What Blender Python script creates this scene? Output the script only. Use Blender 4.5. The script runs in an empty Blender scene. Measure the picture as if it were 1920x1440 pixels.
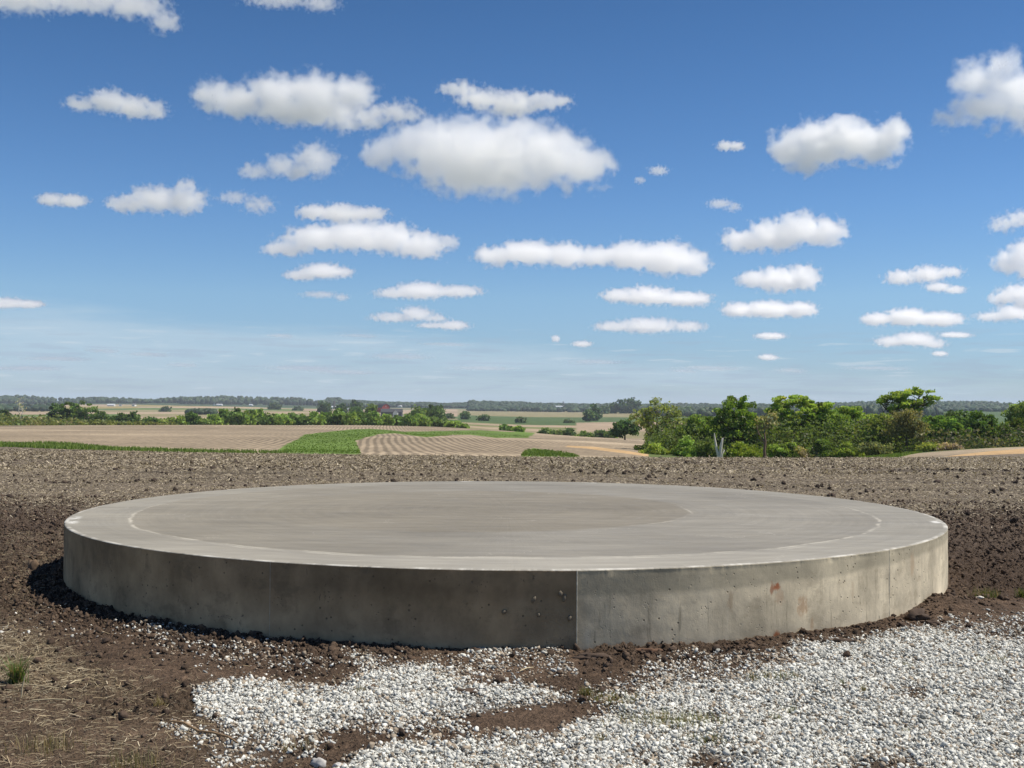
import bpy, math, random
import numpy as np
from mathutils import Vector, Matrix
R = math.radians
C = bpy.context.scene
COL = C.collection
rng = np.random.default_rng(7)
random.seed(7)

# ------------------------------------------------------------------ camera
F = 2090.0                      # focal length in photo pixels (photo is 1920 wide)
CAMZ = 1.61
PITCH, ROLL = R(1.096), R(.35)
X = Vector((1, 0, 0)); U0 = Vector((0, -math.sin(PITCH), math.cos(PITCH))); FW = Vector((0, math.cos(PITCH), math.sin(PITCH)))
RT = X * math.cos(ROLL) + U0 * math.sin(ROLL); UP = -X * math.sin(ROLL) + U0 * math.cos(ROLL)
CAM = Vector((0, 0, CAMZ))
cam = bpy.data.cameras.new('camera'); cam_ob = bpy.data.objects.new('camera', cam); COL.objects.link(cam_ob)
cam.lens = 36 * F / 1920; cam.clip_start = .05; cam.clip_end = 200000
mw = Matrix((RT, UP, -FW)).transposed().to_4x4(); mw.translation = CAM; cam_ob.matrix_world = mw
C.camera = cam_ob

# ------------------------------------------------------------------ sky and sun
SUN_EL, SUN_AZ = R(57.5), R(84)   # azimuth from +Y towards +X
w = bpy.data.worlds.new('World'); C.world = w; w.use_nodes = True
wt = w.node_tree; bg = wt.nodes['Background']
sky = wt.nodes.new('ShaderNodeTexSky'); sky.sky_type = 'NISHITA'; sky.sun_disc = False
sky.sun_elevation = SUN_EL; sky.sun_rotation = SUN_AZ
sky.air_density = 1.0; sky.dust_density = .15; sky.ozone_density = 5.0; sky.altitude = 0
hs = wt.nodes.new('ShaderNodeHueSaturation'); hs.inputs['Saturation'].default_value = 1.15
wt.links.new(sky.outputs[0], hs.inputs['Color'])
def wmath(op, a, b=None, c=None, clamp=False):
    n = wt.nodes.new('ShaderNodeMath'); n.operation = op; n.use_clamp = clamp
    for i, q in enumerate((a, b, c)):
        if q is None: continue
        if isinstance(q, (int, float)): n.inputs[i].default_value = q
        else: wt.links.new(q, n.inputs[i])
    return n.outputs[0]
def wmix(f, a, b, mode='MIX'):
    n = wt.nodes.new('ShaderNodeMix'); n.data_type = 'RGBA'; n.blend_type = mode
    for q, v in ((n.inputs['Factor'], f), (n.inputs[6], a), (n.inputs[7], b)):
        if isinstance(v, (int, float, tuple)): q.default_value = v
        else: wt.links.new(v, q)
    return n.outputs[2]
wg = wt.nodes.new('ShaderNodeTexCoord').outputs['Generated']; wsep = wt.nodes.new('ShaderNodeSeparateXYZ'); wt.links.new(wg, wsep.inputs[0])
wz = wsep.outputs[2]
# clear-air colour of the sky by elevation
cr = wt.nodes.new('ShaderNodeValToRGB'); wt.links.new(wmath('MULTIPLY', wz, 2.5), cr.inputs[0]); el_ = cr.color_ramp.elements
el_[0].position = .0; el_[0].color = (.60, .74, 1.02, 1); el_[1].position = 1.; el_[1].color = (.58, .62, .68, 1)
for pz, cc in ((.029, (.60, .72, .99, 1)), (.053, (.64, .75, .95, 1)), (.096, (.80, .86, .96, 1)), (.172, (.74, .82, .94, 1)), (.335, (.57, .66, .75, 1))):
    e_ = el_.new(pz * 2.5); e_.color = cc
skc = wmix(1., hs.outputs[0], cr.outputs[0], 'MULTIPLY')
# thin high cirrus veil low in the north west
az_ = wmath('DIVIDE', wsep.outputs[0], wmath('MAXIMUM', wsep.outputs[1], .1))
mp = wt.nodes.new('ShaderNodeMapping'); wt.links.new(wg, mp.inputs[0]); mp.inputs['Scale'].default_value = (3.0, 3.0, 34)
nz_ = wt.nodes.new('ShaderNodeTexNoise'); wt.links.new(mp.outputs[0], nz_.inputs['Vector']); nz_.inputs['Scale'].default_value = 2.2; nz_.inputs['Detail'].default_value = 7; nz_.inputs['Roughness'].default_value = .6
edge_ = wmath('SUBTRACT', wmath('SUBTRACT', .056, wmath('MULTIPLY', az_, .075)), wz)
veil = wmath('MULTIPLY', wmath('MULTIPLY', wmath('ADD', edge_, wmath('MULTIPLY', wmath('SUBTRACT', nz_.outputs[0], .5), .03)), 60, clamp=True), wmath('MULTIPLY_ADD', nz_.outputs[0], 1.3, -.12, clamp=True))
skc = wmix(wmath('MULTIPLY', veil, .95), skc, (4.4, 5.6, 6.6, 1))
mp2 = wt.nodes.new('ShaderNodeMapping'); wt.links.new(wg, mp2.inputs[0]); mp2.inputs['Scale'].default_value = (9., 9., 120.)
n3_ = wt.nodes.new('ShaderNodeTexNoise'); wt.links.new(mp2.outputs[0], n3_.inputs['Vector']); n3_.inputs['Scale'].default_value = 1.9; n3_.inputs['Detail'].default_value = 5; n3_.inputs['Roughness'].default_value = .55
lowm = wmath('MULTIPLY', wmath('MULTIPLY', wmath('SUBTRACT', .075, wz), 40, clamp=True), wmath('MULTIPLY', wmath('SUBTRACT', wz, .004), 120, clamp=True))
dk_ = wmath('MULTIPLY', wmath('SUBTRACT', n3_.outputs[0], .535), 14, clamp=True); lt_ = wmath('MULTIPLY', wmath('SUBTRACT', .405, n3_.outputs[0]), 14, clamp=True)
skc = wmix(wmath('MULTIPLY', wmath('MULTIPLY', dk_, lowm), .34), skc, (3.1, 3.9, 5.1, 1)); skc = wmix(wmath('MULTIPLY', wmath('MULTIPLY', lt_, lowm), .45), skc, (5.6, 6.3, 6.9, 1))
below = wmath('LESS_THAN', wz, -.004)
skc = wmix(below, skc, (4.7, 4.75, 4.8, 1))       # even glow added for unmodelled land, raised to brighten the cloud undersides
wt.links.new(skc, bg.inputs[0])
bg.inputs[1].default_value = .10
SUNV = Vector((math.sin(SUN_AZ) * math.cos(SUN_EL), math.cos(SUN_AZ) * math.cos(SUN_EL), math.sin(SUN_EL)))
sun = bpy.data.lights.new('sun', 'SUN'); sun.energy = 5.0; sun.angle = R(.5); sun.color = (1, .93, .82)
so = bpy.data.objects.new('sun', sun); COL.objects.link(so); so.rotation_euler = SUNV.to_track_quat('Z', 'Y').to_euler()
C.view_settings.view_transform = 'Standard'; C.view_settings.look = 'None'
C.view_settings.exposure = .22; C.view_settings.gamma = 1
C.render.engine = 'CYCLES'
C.cycles.max_bounces = 30; C.cycles.diffuse_bounces = 3; C.cycles.glossy_bounces = 2
C.cycles.transmission_bounces = 2; C.cycles.transparent_max_bounces = 8; C.cycles.volume_bounces = 28
C.cycles.use_denoising = True; C.cycles.caustics_reflective = False; C.cycles.caustics_refractive = False

# ------------------------------------------------------------------ helpers
def at(px, py, Y):
    d = FW + RT * ((px - 960) / F) + UP * ((720 - py) / F)
    return CAM + d * (Y / d.y)
def gp(px, py, z=0.0):
    d = FW + RT * ((px - 960) / F) + UP * ((720 - py) / F)
    return CAM + d * ((z - CAMZ) / d.z)
def proj(x, y, z):
    """photo pixel of world points (arrays), y clamped in front of the camera"""
    y = np.maximum(y, .3); dz = z - CAMZ
    f = y * FW.y + dz * FW.z
    u = (x * RT.x + y * RT.y + dz * RT.z) / f; v = (x * UP.x + y * UP.y + dz * UP.z) / f
    return 960 + F * u, 720 - F * v
def tag(o, label=None, cat=None, group=None, kind=None):
    if label: o['label'] = label
    if cat: o['category'] = cat
    if group: o['group'] = group
    if kind: o['kind'] = kind
    return o
def srgb(r, g, b):
    f = lambda c: (c / 255 / 12.92) if c < 10.3 else ((c / 255 + .055) / 1.055) ** 2.4
    return np.array((f(r), f(g), f(b)))

_perm = np.random.default_rng(3).permutation(512).astype(np.int64)
_grad = np.stack([np.cos(np.arange(512) * 2.399963), np.sin(np.arange(512) * 2.399963)], 1)
def perlin(x, y, seed=0):
    xi = np.floor(x); yi = np.floor(y); fx = x - xi; fy = y - yi
    xi = xi.astype(np.int64) + seed * 37; yi = yi.astype(np.int64) + seed * 91
    def g(ix, iy):
        h = _perm[(_perm[ix & 511] + iy) & 511]
        return _grad[h]
    def dot(ix, iy, dx, dy):
        gg = g(ix, iy); return gg[..., 0] * dx + gg[..., 1] * dy
    sx = fx * fx * fx * (fx * (fx * 6 - 15) + 10); sy = fy * fy * fy * (fy * (fy * 6 - 15) + 10)
    a = dot(xi, yi, fx, fy); b = dot(xi + 1, yi, fx - 1, fy); c = dot(xi, yi + 1, fx, fy - 1); d = dot(xi + 1, yi + 1, fx - 1, fy - 1)
    return (a + (b - a) * sx) * (1 - sy) + (c + (d - c) * sx) * sy
def fbm(x, y, oct=4, seed=0, gain=.5):
    s = 0; a = 1; t = 0
    for i in range(oct):
        s = s + a * perlin(x * 2 ** i + 17.3 * i, y * 2 ** i - 9.1 * i, seed + i); t += a; a *= gain
    return s / t * 1.6
def sstep(a, b, x):
    t = np.clip((x - a) / (b - a), 0, 1); return t * t * (3 - 2 * t)

def mesh_np(name, V, Fc, mat, parent=None, col=None, smooth=False, loc=None):
    """V (n,3), Fc (m,k) faces of one size -> one linked mesh object"""
    V = np.ascontiguousarray(V, dtype=np.float32); Fc = np.ascontiguousarray(Fc, dtype=np.int32)
    me = bpy.data.meshes.new(name); m, k = Fc.shape
    me.vertices.add(len(V)); me.vertices.foreach_set('co', V.ravel())
    me.loops.add(m * k); me.loops.foreach_set('vertex_index', Fc.ravel())
    me.polygons.add(m); me.polygons.foreach_set('loop_start', np.arange(0, m * k, k, dtype=np.int32))
    me.polygons.foreach_set('loop_total', np.full(m, k, dtype=np.int32))
    if smooth: me.polygons.foreach_set('use_smooth', np.ones(m, dtype=bool))
    if col is not None:
        at_ = me.attributes.new('col', 'FLOAT_COLOR', 'POINT')
        c = np.ones((len(V), 4), dtype=np.float32); c[:, :col.shape[1]] = col; at_.data.foreach_set('color', c.ravel())
    me.update(calc_edges=True)
    if mat: me.materials.append(mat)
    o = bpy.data.objects.new(name, me); COL.objects.link(o)
    if parent is not None: o.parent = parent
    if loc is not None: o.location = loc
    return o

class Mat:
    """tiny node builder"""
    def __init__(s, name, rough=.9, spec=.3):
        s.m = bpy.data.materials.new(name); s.m.use_nodes = True; s.t = s.m.node_tree
        s.b = s.t.nodes['Principled BSDF']; s.b.inputs['Roughness'].default_value = rough
        s.b.inputs['Specular IOR Level'].default_value = spec
    def n(s, typ, **kw):
        n = s.t.nodes.new(typ)
        for k, v in kw.items():
            if isinstance(v, str) and hasattr(n, k): setattr(n, k, v)
        return n
    def l(s, a, b): s.t.links.new(a, b)
    def put(s, sock, v):
        if v is None: return
        if hasattr(v, 'is_output'): s.l(v, sock)
        elif isinstance(v, (tuple, list, np.ndarray)):
            v = list(v); sock.default_value = v + [1] if len(v) == 3 and len(sock.default_value) == 4 else v
        else: sock.default_value = v
    def math(s, op, a, b=None, c=None, clamp=False):
        n = s.n('ShaderNodeMath'); n.operation = op; n.use_clamp = clamp
        for i, x in enumerate((a, b, c)): s.put(n.inputs[i], x)
        return n.outputs[0]
    def ramp(s, v, a, b, lo=0., hi=1., smooth=True):
        n = s.n('ShaderNodeMapRange'); n.interpolation_type = 'SMOOTHSTEP' if smooth else 'LINEAR'
        for i, x in enumerate((v, a, b, lo, hi)): s.put(n.inputs[i], x)
        return n.outputs[0]
    def mix(s, f, a, b, mode='MIX'):
        n = s.n('ShaderNodeMix'); n.data_type = 'RGBA'; n.blend_type = mode
        s.put(n.inputs['Factor'], f); s.put(n.inputs[6], a); s.put(n.inputs[7], b); return n.outputs[2]
    def noise(s, vec, scale, detail=4, rough=.55, dist=0., color=False):
        n = s.n('ShaderNodeTexNoise'); s.put(n.inputs['Vector'], vec); s.put(n.inputs['Scale'], scale)
        s.put(n.inputs['Detail'], detail); s.put(n.inputs['Roughness'], rough); s.put(n.inputs['Distortion'], dist)
        return n.outputs[1 if color else 0]
    def vor(s, vec, scale, feature='F1', rand=1., out=0):
        n = s.n('ShaderNodeTexVoronoi'); n.feature = feature; s.put(n.inputs['Vector'], vec); s.put(n.inputs['Scale'], scale)
        s.put(n.inputs['Randomness'], rand); return n.outputs[out]
    def coord(s, which='Object'): return s.n('ShaderNodeTexCoord').outputs[which]
    def sep(s, v):
        n = s.n('ShaderNodeSeparateXYZ'); s.put(n.inputs[0], v); return n.outputs
    def comb(s, x, y, z):
        n = s.n('ShaderNodeCombineXYZ')
        for i, q in enumerate((x, y, z)): s.put(n.inputs[i], q)
        return n.outputs[0]
    def scale(s, v, k):
        n = s.n('ShaderNodeMapping'); s.put(n.inputs[0], v); n.inputs['Scale'].default_value = k; return n.outputs[0]
    def attr(s, name, out='Color'):
        n = s.n('ShaderNodeAttribute'); n.attribute_name = name; return n.outputs[out]
    def bump(s, h, strength=.5, dist=.02):
        n = s.n('ShaderNodeBump'); s.put(n.inputs['Height'], h); s.put(n.inputs['Strength'], strength); s.put(n.inputs['Distance'], dist)
        s.l(n.outputs[0], s.b.inputs['Normal']); return n
    def color(s, c): s.put(s.b.inputs['Base Color'], c); return s
def flat_mat(name, c, rough=.85, var=.25, scale=3.):
    m = Mat(name, rough)
    nz = m.noise(m.coord(), scale, 5)
    m.color(m.mix(1., tuple(c), m.ramp(nz, .2, .8, 1 - var, 1 + var, False), 'MULTIPLY')); return m.m
def attr_mat(name, rough=.85, nscale=60., var=.25, bump=.0):
    m = Mat(name, rough, .2)
    nz = m.noise(m.coord(), nscale, 3)
    m.color(m.mix(1., m.attr('col'), m.ramp(nz, .25, .75, 1 - var, 1 + var, False), 'MULTIPLY'))
    if bump: m.bump(nz, bump, .01)
    return m.m
def leaf_mat(name, trans=.3):
    m = Mat(name, .6, .25)
    c = m.attr('col'); m.color(c)
    tr = m.n('ShaderNodeBsdfTranslucent'); m.l(m.mix(1., c, (1.25, 1.2, .6, 1), 'MULTIPLY'), tr.inputs['Color'])
    ms = m.n('ShaderNodeMixShader'); ms.inputs[0].default_value = trans
    m.l(m.b.outputs[0], ms.inputs[1]); m.l(tr.outputs[0], ms.inputs[2]); m.l(ms.outputs[0], m.t.nodes['Material Output'].inputs[0])
    return m.m

# ------------------------------------------------------------------ terrain heights
# b = photo pixels below the horizon of the ground at column u and distance Y; a real height field results from it.
KY = [50, 65, 85, 110, 150, 200, 260, 330, 380, 450, 600, 800, 1100, 1600, 2500, 3500, 5000, 9000]
TAB = {
    -500: (81, 42, [86, 87, 80, 71, 62, 55, 49, 45, 44, 50, 45, 35, 25, 16, 8, -3, -2, -1]),
    0:    (81, 42, [86, 87, 80, 71, 62, 55, 49, 45, 44, 50, 45, 35, 25, 16, 8, -3, -2, -1]),
    200:  (89, 38, [93, 92, 88, 76, 64, 55, 48, 43, 41.5, 47, 41, 32, 23, 15, 7, -2, -2, -1]),
    400:  (93, 36, [98, 97, 92.5, 80, 66, 56, 48, 42, 39.5, 45, 40, 32, 22, 14, 7, 0, 0, 0]),
    560:  (94, 36, [100, 99, 94, 84, 70, 58, 49, 42, 38.5, 44, 39, 31, 21, 14, 7, 1, 1, 1]),
    700:  (95.5, 35, [101, 100, 95, 86, 69, 57, 50, 42.5, 38, 42, 36, 29, 20, 13, 7, 1, 1, 1]),
    830:  (95.5, 35, [101, 100, 95, 84, 67, 56, 58, 49, 40, 44, 38, 32, 24, 17, 9, 1, 1, 1]),
    960:  (97, 35, [102, 101, 96, 86, 72, 60, 63, 55, 46, 51, 47, 38, 28, 20, 11, 1, 1, 1]),
    1080: (97, 35, [103, 102, 97, 90, 77, 65, 57, 61, 59, 56, 50, 39, 28, 20, 12, 2, 1, 1]),
    1210: (97, 35, [103, 102, 98, 91, 80, 70, 66, 70, 68, 60, 49, 38, 29, 19, 11, 2, 1, 1]),
    1400: (96, 35, [103, 108, 108, 105, 101, 88, 78, 68, 62, 54, 46, 38, 28, 19, 10, 1, 1, 1]),
    1560: (95, 35.5, [101, 103, 103, 101, 98, 88, 78, 68, 62, 54, 46, 38, 28, 18, 8, 0, 0, 0]),
    1660: (94, 36, [99, 97, 92, 88.5, 90, 86, 78, 68, 62, 54, 46, 38, 28, 18, 7, 0, 0, 0]),
    1800: (93, 36, [94, 88, 82, 76, 80, 80, 74, 64, 58, 52, 45, 37, 29, 21, 4, -7, -4, 0]),
    1920: (92, 36, [90, 81, 74, 69.5, 74, 76, 70, 62, 56, 50, 44, 36, 28, 20, 6, -1, 0, 0]),
    2500: (92, 36, [89, 78, 71, 66, 70, 72, 66, 60, 55, 50, 44, 36, 28, 20, 6, -1, 0, 0]),
}
GU = np.arange(-600, 2601, 20.0); GL = np.linspace(math.log(18), math.log(9000), 260)
def _table():
    us = sorted(TAB); rows = []
    for u in us:
        br, Yr, b = TAB[u]
        z = [0, 0, CAMZ - br * Yr / F] + [CAMZ - bb * y / F for bb, y in zip(b, KY)]
        ys = [18, 26, Yr] + KY
        bb = [(CAMZ - zz) * F / y for zz, y in zip(z, ys)]
        rows.append(np.interp(GL, np.log(ys), bb))
    rows = np.array(rows); out = np.zeros((len(GU), len(GL)))
    for j in range(len(GL)):
        out[:, j] = np.interp(GU, us, rows[:, j])
    z = CAMZ - out * np.exp(GL)[None, :] / F
    def blur(a, s, ax):
        r = int(3 * s) + 1; k = np.exp(-.5 * (np.arange(-r, r + 1) / s) ** 2); k /= k.sum()
        return np.apply_along_axis(lambda q: np.convolve(np.pad(q, r, mode='edge'), k, 'valid'), ax, a)
    # work on b so that blurring does not lift the far land
    b = (CAMZ - z) * F / np.exp(GL)[None, :]
    b = blur(blur(b, 2.6, 0), 2.0, 1)
    z2 = CAMZ - b * np.exp(GL)[None, :] / F
    return z2
TZ = _table()
def polar(x, y):
    a = np.clip(np.arctan2(x, y), -R(40), R(40)); r = np.hypot(x, y)
    return 960 + F * np.tan(a), r * np.cos(a)
def base_z(x, y):
    u, Y = polar(x, y); l = np.log(np.maximum(Y, 1.0))
    iu = np.clip((u - GU[0]) / 20.0, 0, len(GU) - 1.001); il = np.clip((l - GL[0]) / (GL[1] - GL[0]), 0, len(GL) - 1.001)
    a = iu.astype(int); b = il.astype(int); fa = iu - a; fb = il - b
    z = (TZ[a, b] * (1 - fa) + TZ[a + 1, b] * fa) * (1 - fb) + (TZ[a, b + 1] * (1 - fa) + TZ[a + 1, b + 1] * fa) * fb
    return z * sstep(18, 30, Y)

# ------------------------------------------------------------------ masks of the near ground, drawn as polygons
MU0, MV0, MS = -900, 840, 4
MW, MH = 960, 330
_mu, _mv = np.meshgrid(MU0 + MS * np.arange(MW), MV0 + MS * np.arange(MH))
def poly_mask(px, u, v):
    inside = np.zeros(u.shape, bool); n = len(px)
    for i in range(n):
        x1, y1 = px[i]; x2, y2 = px[(i + 1) % n]
        if y1 == y2: continue
        c = ((y1 > v) != (y2 > v)) & (u < (x2 - x1) * (v - y1) / (y2 - y1) + x1); inside ^= c
    return inside
def raster(polys, blur=2.0):
    m = np.zeros((MH, MW))
    for val, p in polys: m[poly_mask(p, _mu, _mv)] = val
    r = int(3 * blur) + 1; k = np.exp(-.5 * (np.arange(-r, r + 1) / blur) ** 2); k /= k.sum()
    for ax in (0, 1): m = np.apply_along_axis(lambda q: np.convolve(np.pad(q, r, mode='edge'), k, 'valid'), ax, m)
    return m
def look(m, u, v):
    iu = np.clip((u - MU0) / MS, 0, MW - 1.001); iv = np.clip((v - MV0) / MS, 0, MH - 1.001)
    a = iv.astype(int); b = iu.astype(int); fa = iv - a; fb = iu - b
    return (m[a, b] * (1 - fb) + m[a, b + 1] * fb) * (1 - fa) + (m[a + 1, b] * (1 - fb) + m[a + 1, b + 1] * fb) * fa
GRAVEL = raster([
    (.10, [(-900, 1230), (60, 1140), (100, 1100), (200, 1150), (420, 1205), (660, 1240), (700, 1262), (560, 1290), (380, 1262), (250, 1215), (60, 1190), (-300, 1300)]),
    (.30, [(190, 1175), (300, 1160), (420, 1190), (560, 1215), (640, 1240), (600, 1262), (420, 1240), (300, 1210)]),
    (.6, [(640, 1222), (700, 1225), (770, 1250), (780, 1262), (700, 1272), (650, 1250)]),
    (.55, [(870, 1214), (1050, 1205), (1060, 1222), (1040, 1232), (880, 1230)]),
    (.30, [(700, 1235), (1060, 1225), (1090, 1270), (900, 1280), (740, 1255)]),
    (1.0, [(355, 1292), (420, 1278), (500, 1277), (560, 1290), (640, 1288), (700, 1258), (800, 1252), (880, 1284), (1000, 1288), (1090, 1310), (1000, 1322), (930, 1330), (860, 1344), (700, 1356), (610, 1372), (520, 1372), (430, 1360), (370, 1330)]),
    (.5, [(300, 1350), (430, 1362), (600, 1375), (640, 1395), (590, 1425), (480, 1440), (400, 1440), (380, 1400), (310, 1370)]),
    (.45, [(640, 1350), (860, 1340), (900, 1372), (760, 1385), (680, 1375), (600, 1370)]),
    (1.0, [(560, 1500), (650, 1430), (700, 1400), (760, 1392), (860, 1398), (960, 1380), (1060, 1385), (1060, 1410), (1100, 1440), (1100, 2160), (300, 2160)]),
    (.55, [(860, 1375), (1000, 1368), (1060, 1385), (1000, 1400), (860, 1398)]),
    (.42, [(1080, 1300), (1150, 1270), (1220, 1240), (1300, 1215), (1500, 1225), (1400, 1290), (1230, 1310), (1120, 1340)]),
    (1.0, [(1045, 1365), (1130, 1340), (1190, 1310), (1300, 1290), (1420, 1270), (1480, 1235), (1480, 1206), (1600, 1202), (1700, 1178), (1770, 1165), (1830, 1162), (1920, 1165), (3500, 1180), (3500, 2160), (1050, 2160), (1070, 1420)]),
    (.35, [(1730, 1180), (1800, 1195), (1950, 1205), (2400, 1210), (2400, 1150), (1850, 1150), (1790, 1170)]),
    (.45, [(1580, 1430), (1700, 1412), (1740, 1440), (1700, 1500), (1600, 1500)]),
    (.35, [(1290, 1405), (1380, 1425), (1380, 1470), (1280, 1470)]),
    (.40, [(1325, 1322), (1365, 1326), (1360, 1350), (1320, 1345)]), (.35, [(1690, 1288), (1740, 1286), (1745, 1310), (1695, 1316)]), (.5, [(1180, 1400), (1240, 1410), (1230, 1440), (1170, 1430)]), (.30, [(1400, 1222), (1500, 1228), (1480, 1252), (1390, 1256), (1340, 1240)]),
])
SMOOTH = raster([(1., [(150, 1205), (300, 1190), (420, 1240), (620, 1290), (480, 1280), (280, 1275), (200, 1240)]),
    (1., [(900, 1312), (1040, 1308), (1080, 1350), (1060, 1385), (900, 1370)]), (1., [(760, 1215), (1100, 1222), (1090, 1270), (900, 1280), (800, 1250)]),
    (1., [(1760, 1120), (3000, 1120), (3000, 1185), (1840, 1170), (1700, 1170)]), (.7, [(-900, 1330), (250, 1330), (500, 1400), (500, 2160), (-900, 2160)])], 3)
STRAWY = raster([(1., [(-500, 1185), (60, 1180), (150, 1240), (210, 1270), (300, 1290), (180, 1305), (-500, 1310)]), (.28, [(-500, 1300), (420, 1290), (480, 1440), (480, 1600), (-500, 1600)]),
    (.35, [(-300, 960), (130, 960), (140, 1010), (-300, 1010)]), (.3, [(0, 1010), (110, 1010), (120, 1120), (0, 1180)])], 4)
CLODDY = raster([(1., [(-900, 940), (150, 950), (130, 1090), (200, 1150), (480, 1200), (480, 1235), (250, 1200), (60, 1150), (-900, 1170)]),
    (.9, [(1740, 960), (3000, 940), (3000, 1120), (1790, 1115)]), (.7, [(300, 1170), (640, 1220), (640, 1265), (480, 1240), (300, 1200)]),
    (.7, [(1080, 1222), (1230, 1205), (1400, 1200), (1420, 1225), (1300, 1240), (1120, 1240)]), (.6, [(180, 1300), (420, 1300), (360, 1340), (180, 1345)])], 3)

# pad
PXC, PYC, PR, PH = -.045, 11.62, 4.27, .53
def near_z(x, y):
    u, v = proj(x, y, np.zeros_like(x))
    u = u + 14 * fbm(x * 3, y * 3, 3, 5); v = v + 5 * fbm(x * 3, y * 3, 3, 6)
    g = look(GRAVEL, u, v); cl = look(CLODDY, u, v); sm = look(SMOOTH, u, v)
    rough = np.clip(.62 + .9 * cl - .30 * sm - .2 * g, .06, 1.3)
    d = np.hypot(x - PXC, y - PYC) - PR
    bank = np.exp(-np.maximum(d, 0) / .16) * np.where(y < PYC + 1.5, 1, .5)
    bank = bank * (.018 + .03 * np.clip(fbm(x * 2.2, y * 2.2, 3, 11) + .35 * cl, 0, 1.2))
    right = np.exp(-((x - 3.55) ** 2 + (y - 9.05) ** 2) / .07) * .085
    n1 = fbm(x * 4, y * 4, 5, 21, .6); n2 = np.abs(fbm(x * 9, y * 9, 4, 31, .6)) + .45 * np.abs(fbm(x * 27, y * 27, 3, 36, .6))
    far = sstep(9, 30, y)
    z = rough * (1 + .55 * cl) * (.024 * n1 + .055 * n2 - .014) * (1 + .3 * far)
    z += .012 * fbm(x * .8, y * .8, 2, 41) + bank + right
    z += far * .03 * np.clip(fbm(x * .22, y * 1.3, 3, 51), -.3, 1)
    z *= 1 - sstep(42, 58, polar(x, y)[1])
    return z + base_z(x, y)

def grid_mesh(name, mat, Ys, cols, zf, cf, ncoarse=48):
    tn = np.tan(R(40))
    fr = np.linspace(-tn, tn, cols); ang = np.concatenate([np.arctan(fr), np.linspace(R(40), 2 * math.pi - R(40), ncoarse + 2)[1:-1]])
    ca = np.where(np.abs(ang) <= R(40) + 1e-6, np.cos(ang), math.cos(R(40)))
    r = Ys[:, None] / ca[None, :]; x = r * np.sin(ang)[None, :]; y = r * np.cos(ang)[None, :]
    z = zf(x, y); nr, nc = x.shape
    i = np.arange(nr - 1)[:, None] * nc; j = np.arange(nc)[None, :]; j2 = (j + 1) % nc
    Fc = np.stack([i + j, i + j2, i + nc + j2, i + nc + j], -1).reshape(-1, 4)
    V = np.stack([x, y, z], -1).reshape(-1, 3)
    return mesh_np(name, V, Fc[:, ::-1], mat, col=cf(x, y, z).reshape(-1, 4), smooth=True)

def near_col(x, y, z):
    u, v = proj(x, y, np.zeros_like(x))
    u = u + 14 * fbm(x * 3, y * 3, 3, 5); v = v + 5 * fbm(x * 3, y * 3, 3, 6)
    g = sstep(.35, .95, look(GRAVEL, u, v) + .15 * fbm(x * 6, y * 6, 3, 8)); cl = look(CLODDY, u, v); sm = look(SMOOTH, u, v); st = look(STRAWY, u, v)
    Y = polar(x, y)[1]; n = fbm(x * 1.7, y * 1.7, 4, 61)[..., None]
    dirt = np.array((.092, .063, .043)); dark = np.array((.066, .047, .035)); grey = np.array((.185, .152, .112)); fines = np.array((.22, .195, .16)); straw = np.array((.22, .175, .105))
    c = dirt * (1 + .35 * n) * (1 + .45 * fbm(x * 11, y * 11, 3, 62)[..., None]); c = c * (1 + .25 * sm[..., None])
    c = c + (dark - c) * np.clip(cl * .75, 0, 1)[..., None]
    f = sstep(10.5, 13.5, Y + 1.2 * fbm(x * .5, y * .5, 3, 71))[..., None]
    res = grey * (1 + .28 * fbm(x * .25, y * 1.2, 4, 81)[..., None]) * (1 + .25 * n)
    rb = sstep(-.1, .55, fbm(x * .12 + 5, y * .6, 3, 91))[..., None]
    res = res * (1 - .48 * rb)
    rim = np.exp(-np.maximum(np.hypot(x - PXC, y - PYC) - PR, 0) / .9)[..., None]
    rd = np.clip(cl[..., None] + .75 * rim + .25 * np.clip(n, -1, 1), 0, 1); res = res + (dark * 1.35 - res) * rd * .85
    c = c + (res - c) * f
    c = c + (straw - c) * (st * .28)[..., None] * (1 - f)
    c = c + (fines - c) * (g * .85)[..., None]
    c = np.clip(c, .01, .8)
    GR_ = g; near_col.g = g
    return np.concatenate([c, f], -1)
gm = Mat('soil', .95, .15)
P = gm.coord()
n1 = gm.noise(P, 9, 6, .65); n2 = gm.noise(P, 55, 4, .6); n3 = gm.noise(gm.scale(P, (2.2, 7, 2)), 6, 5, .7)
v1 = gm.ramp(n1, .3, .7, .68, 1.35, False); v2 = gm.ramp(n2, .3, .7, .55, 1.42, False); v3 = gm.ramp(n3, .3, .72, .6, 1.5, False)
c = gm.mix(1., gm.attr('col'), v1, 'MULTIPLY'); c = gm.mix(1., c, v2, 'MULTIPLY'); c = gm.mix(gm.attr('col', 'Alpha'), c, gm.mix(1., c, v3, 'MULTIPLY'))
gm.color(c); gm.bump(gm.math('ADD', gm.math('MULTIPLY', n1, 1.), gm.math('MULTIPLY', n2, .8)), 1., .045)
Yn = np.concatenate([np.array([.05, .6, 1.2, 1.9, 2.6, 3.2, 3.6]), 3365 / np.linspace(3365 / 3.9, 3365 / 60., 640)])
gr_o = gm.attr('grav', 'Fac'); vc_ = gm.n('ShaderNodeTexVoronoi'); gm.put(vc_.inputs['Vector'], P); vc_.inputs['Scale'].default_value = 85
vb = gm.sep(vc_.outputs['Color'])[0]; chip = gm.mix(gm.ramp(vb, .25, .95), (.12, .10, .08, 1), (.55, .53, .48, 1))
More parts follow.
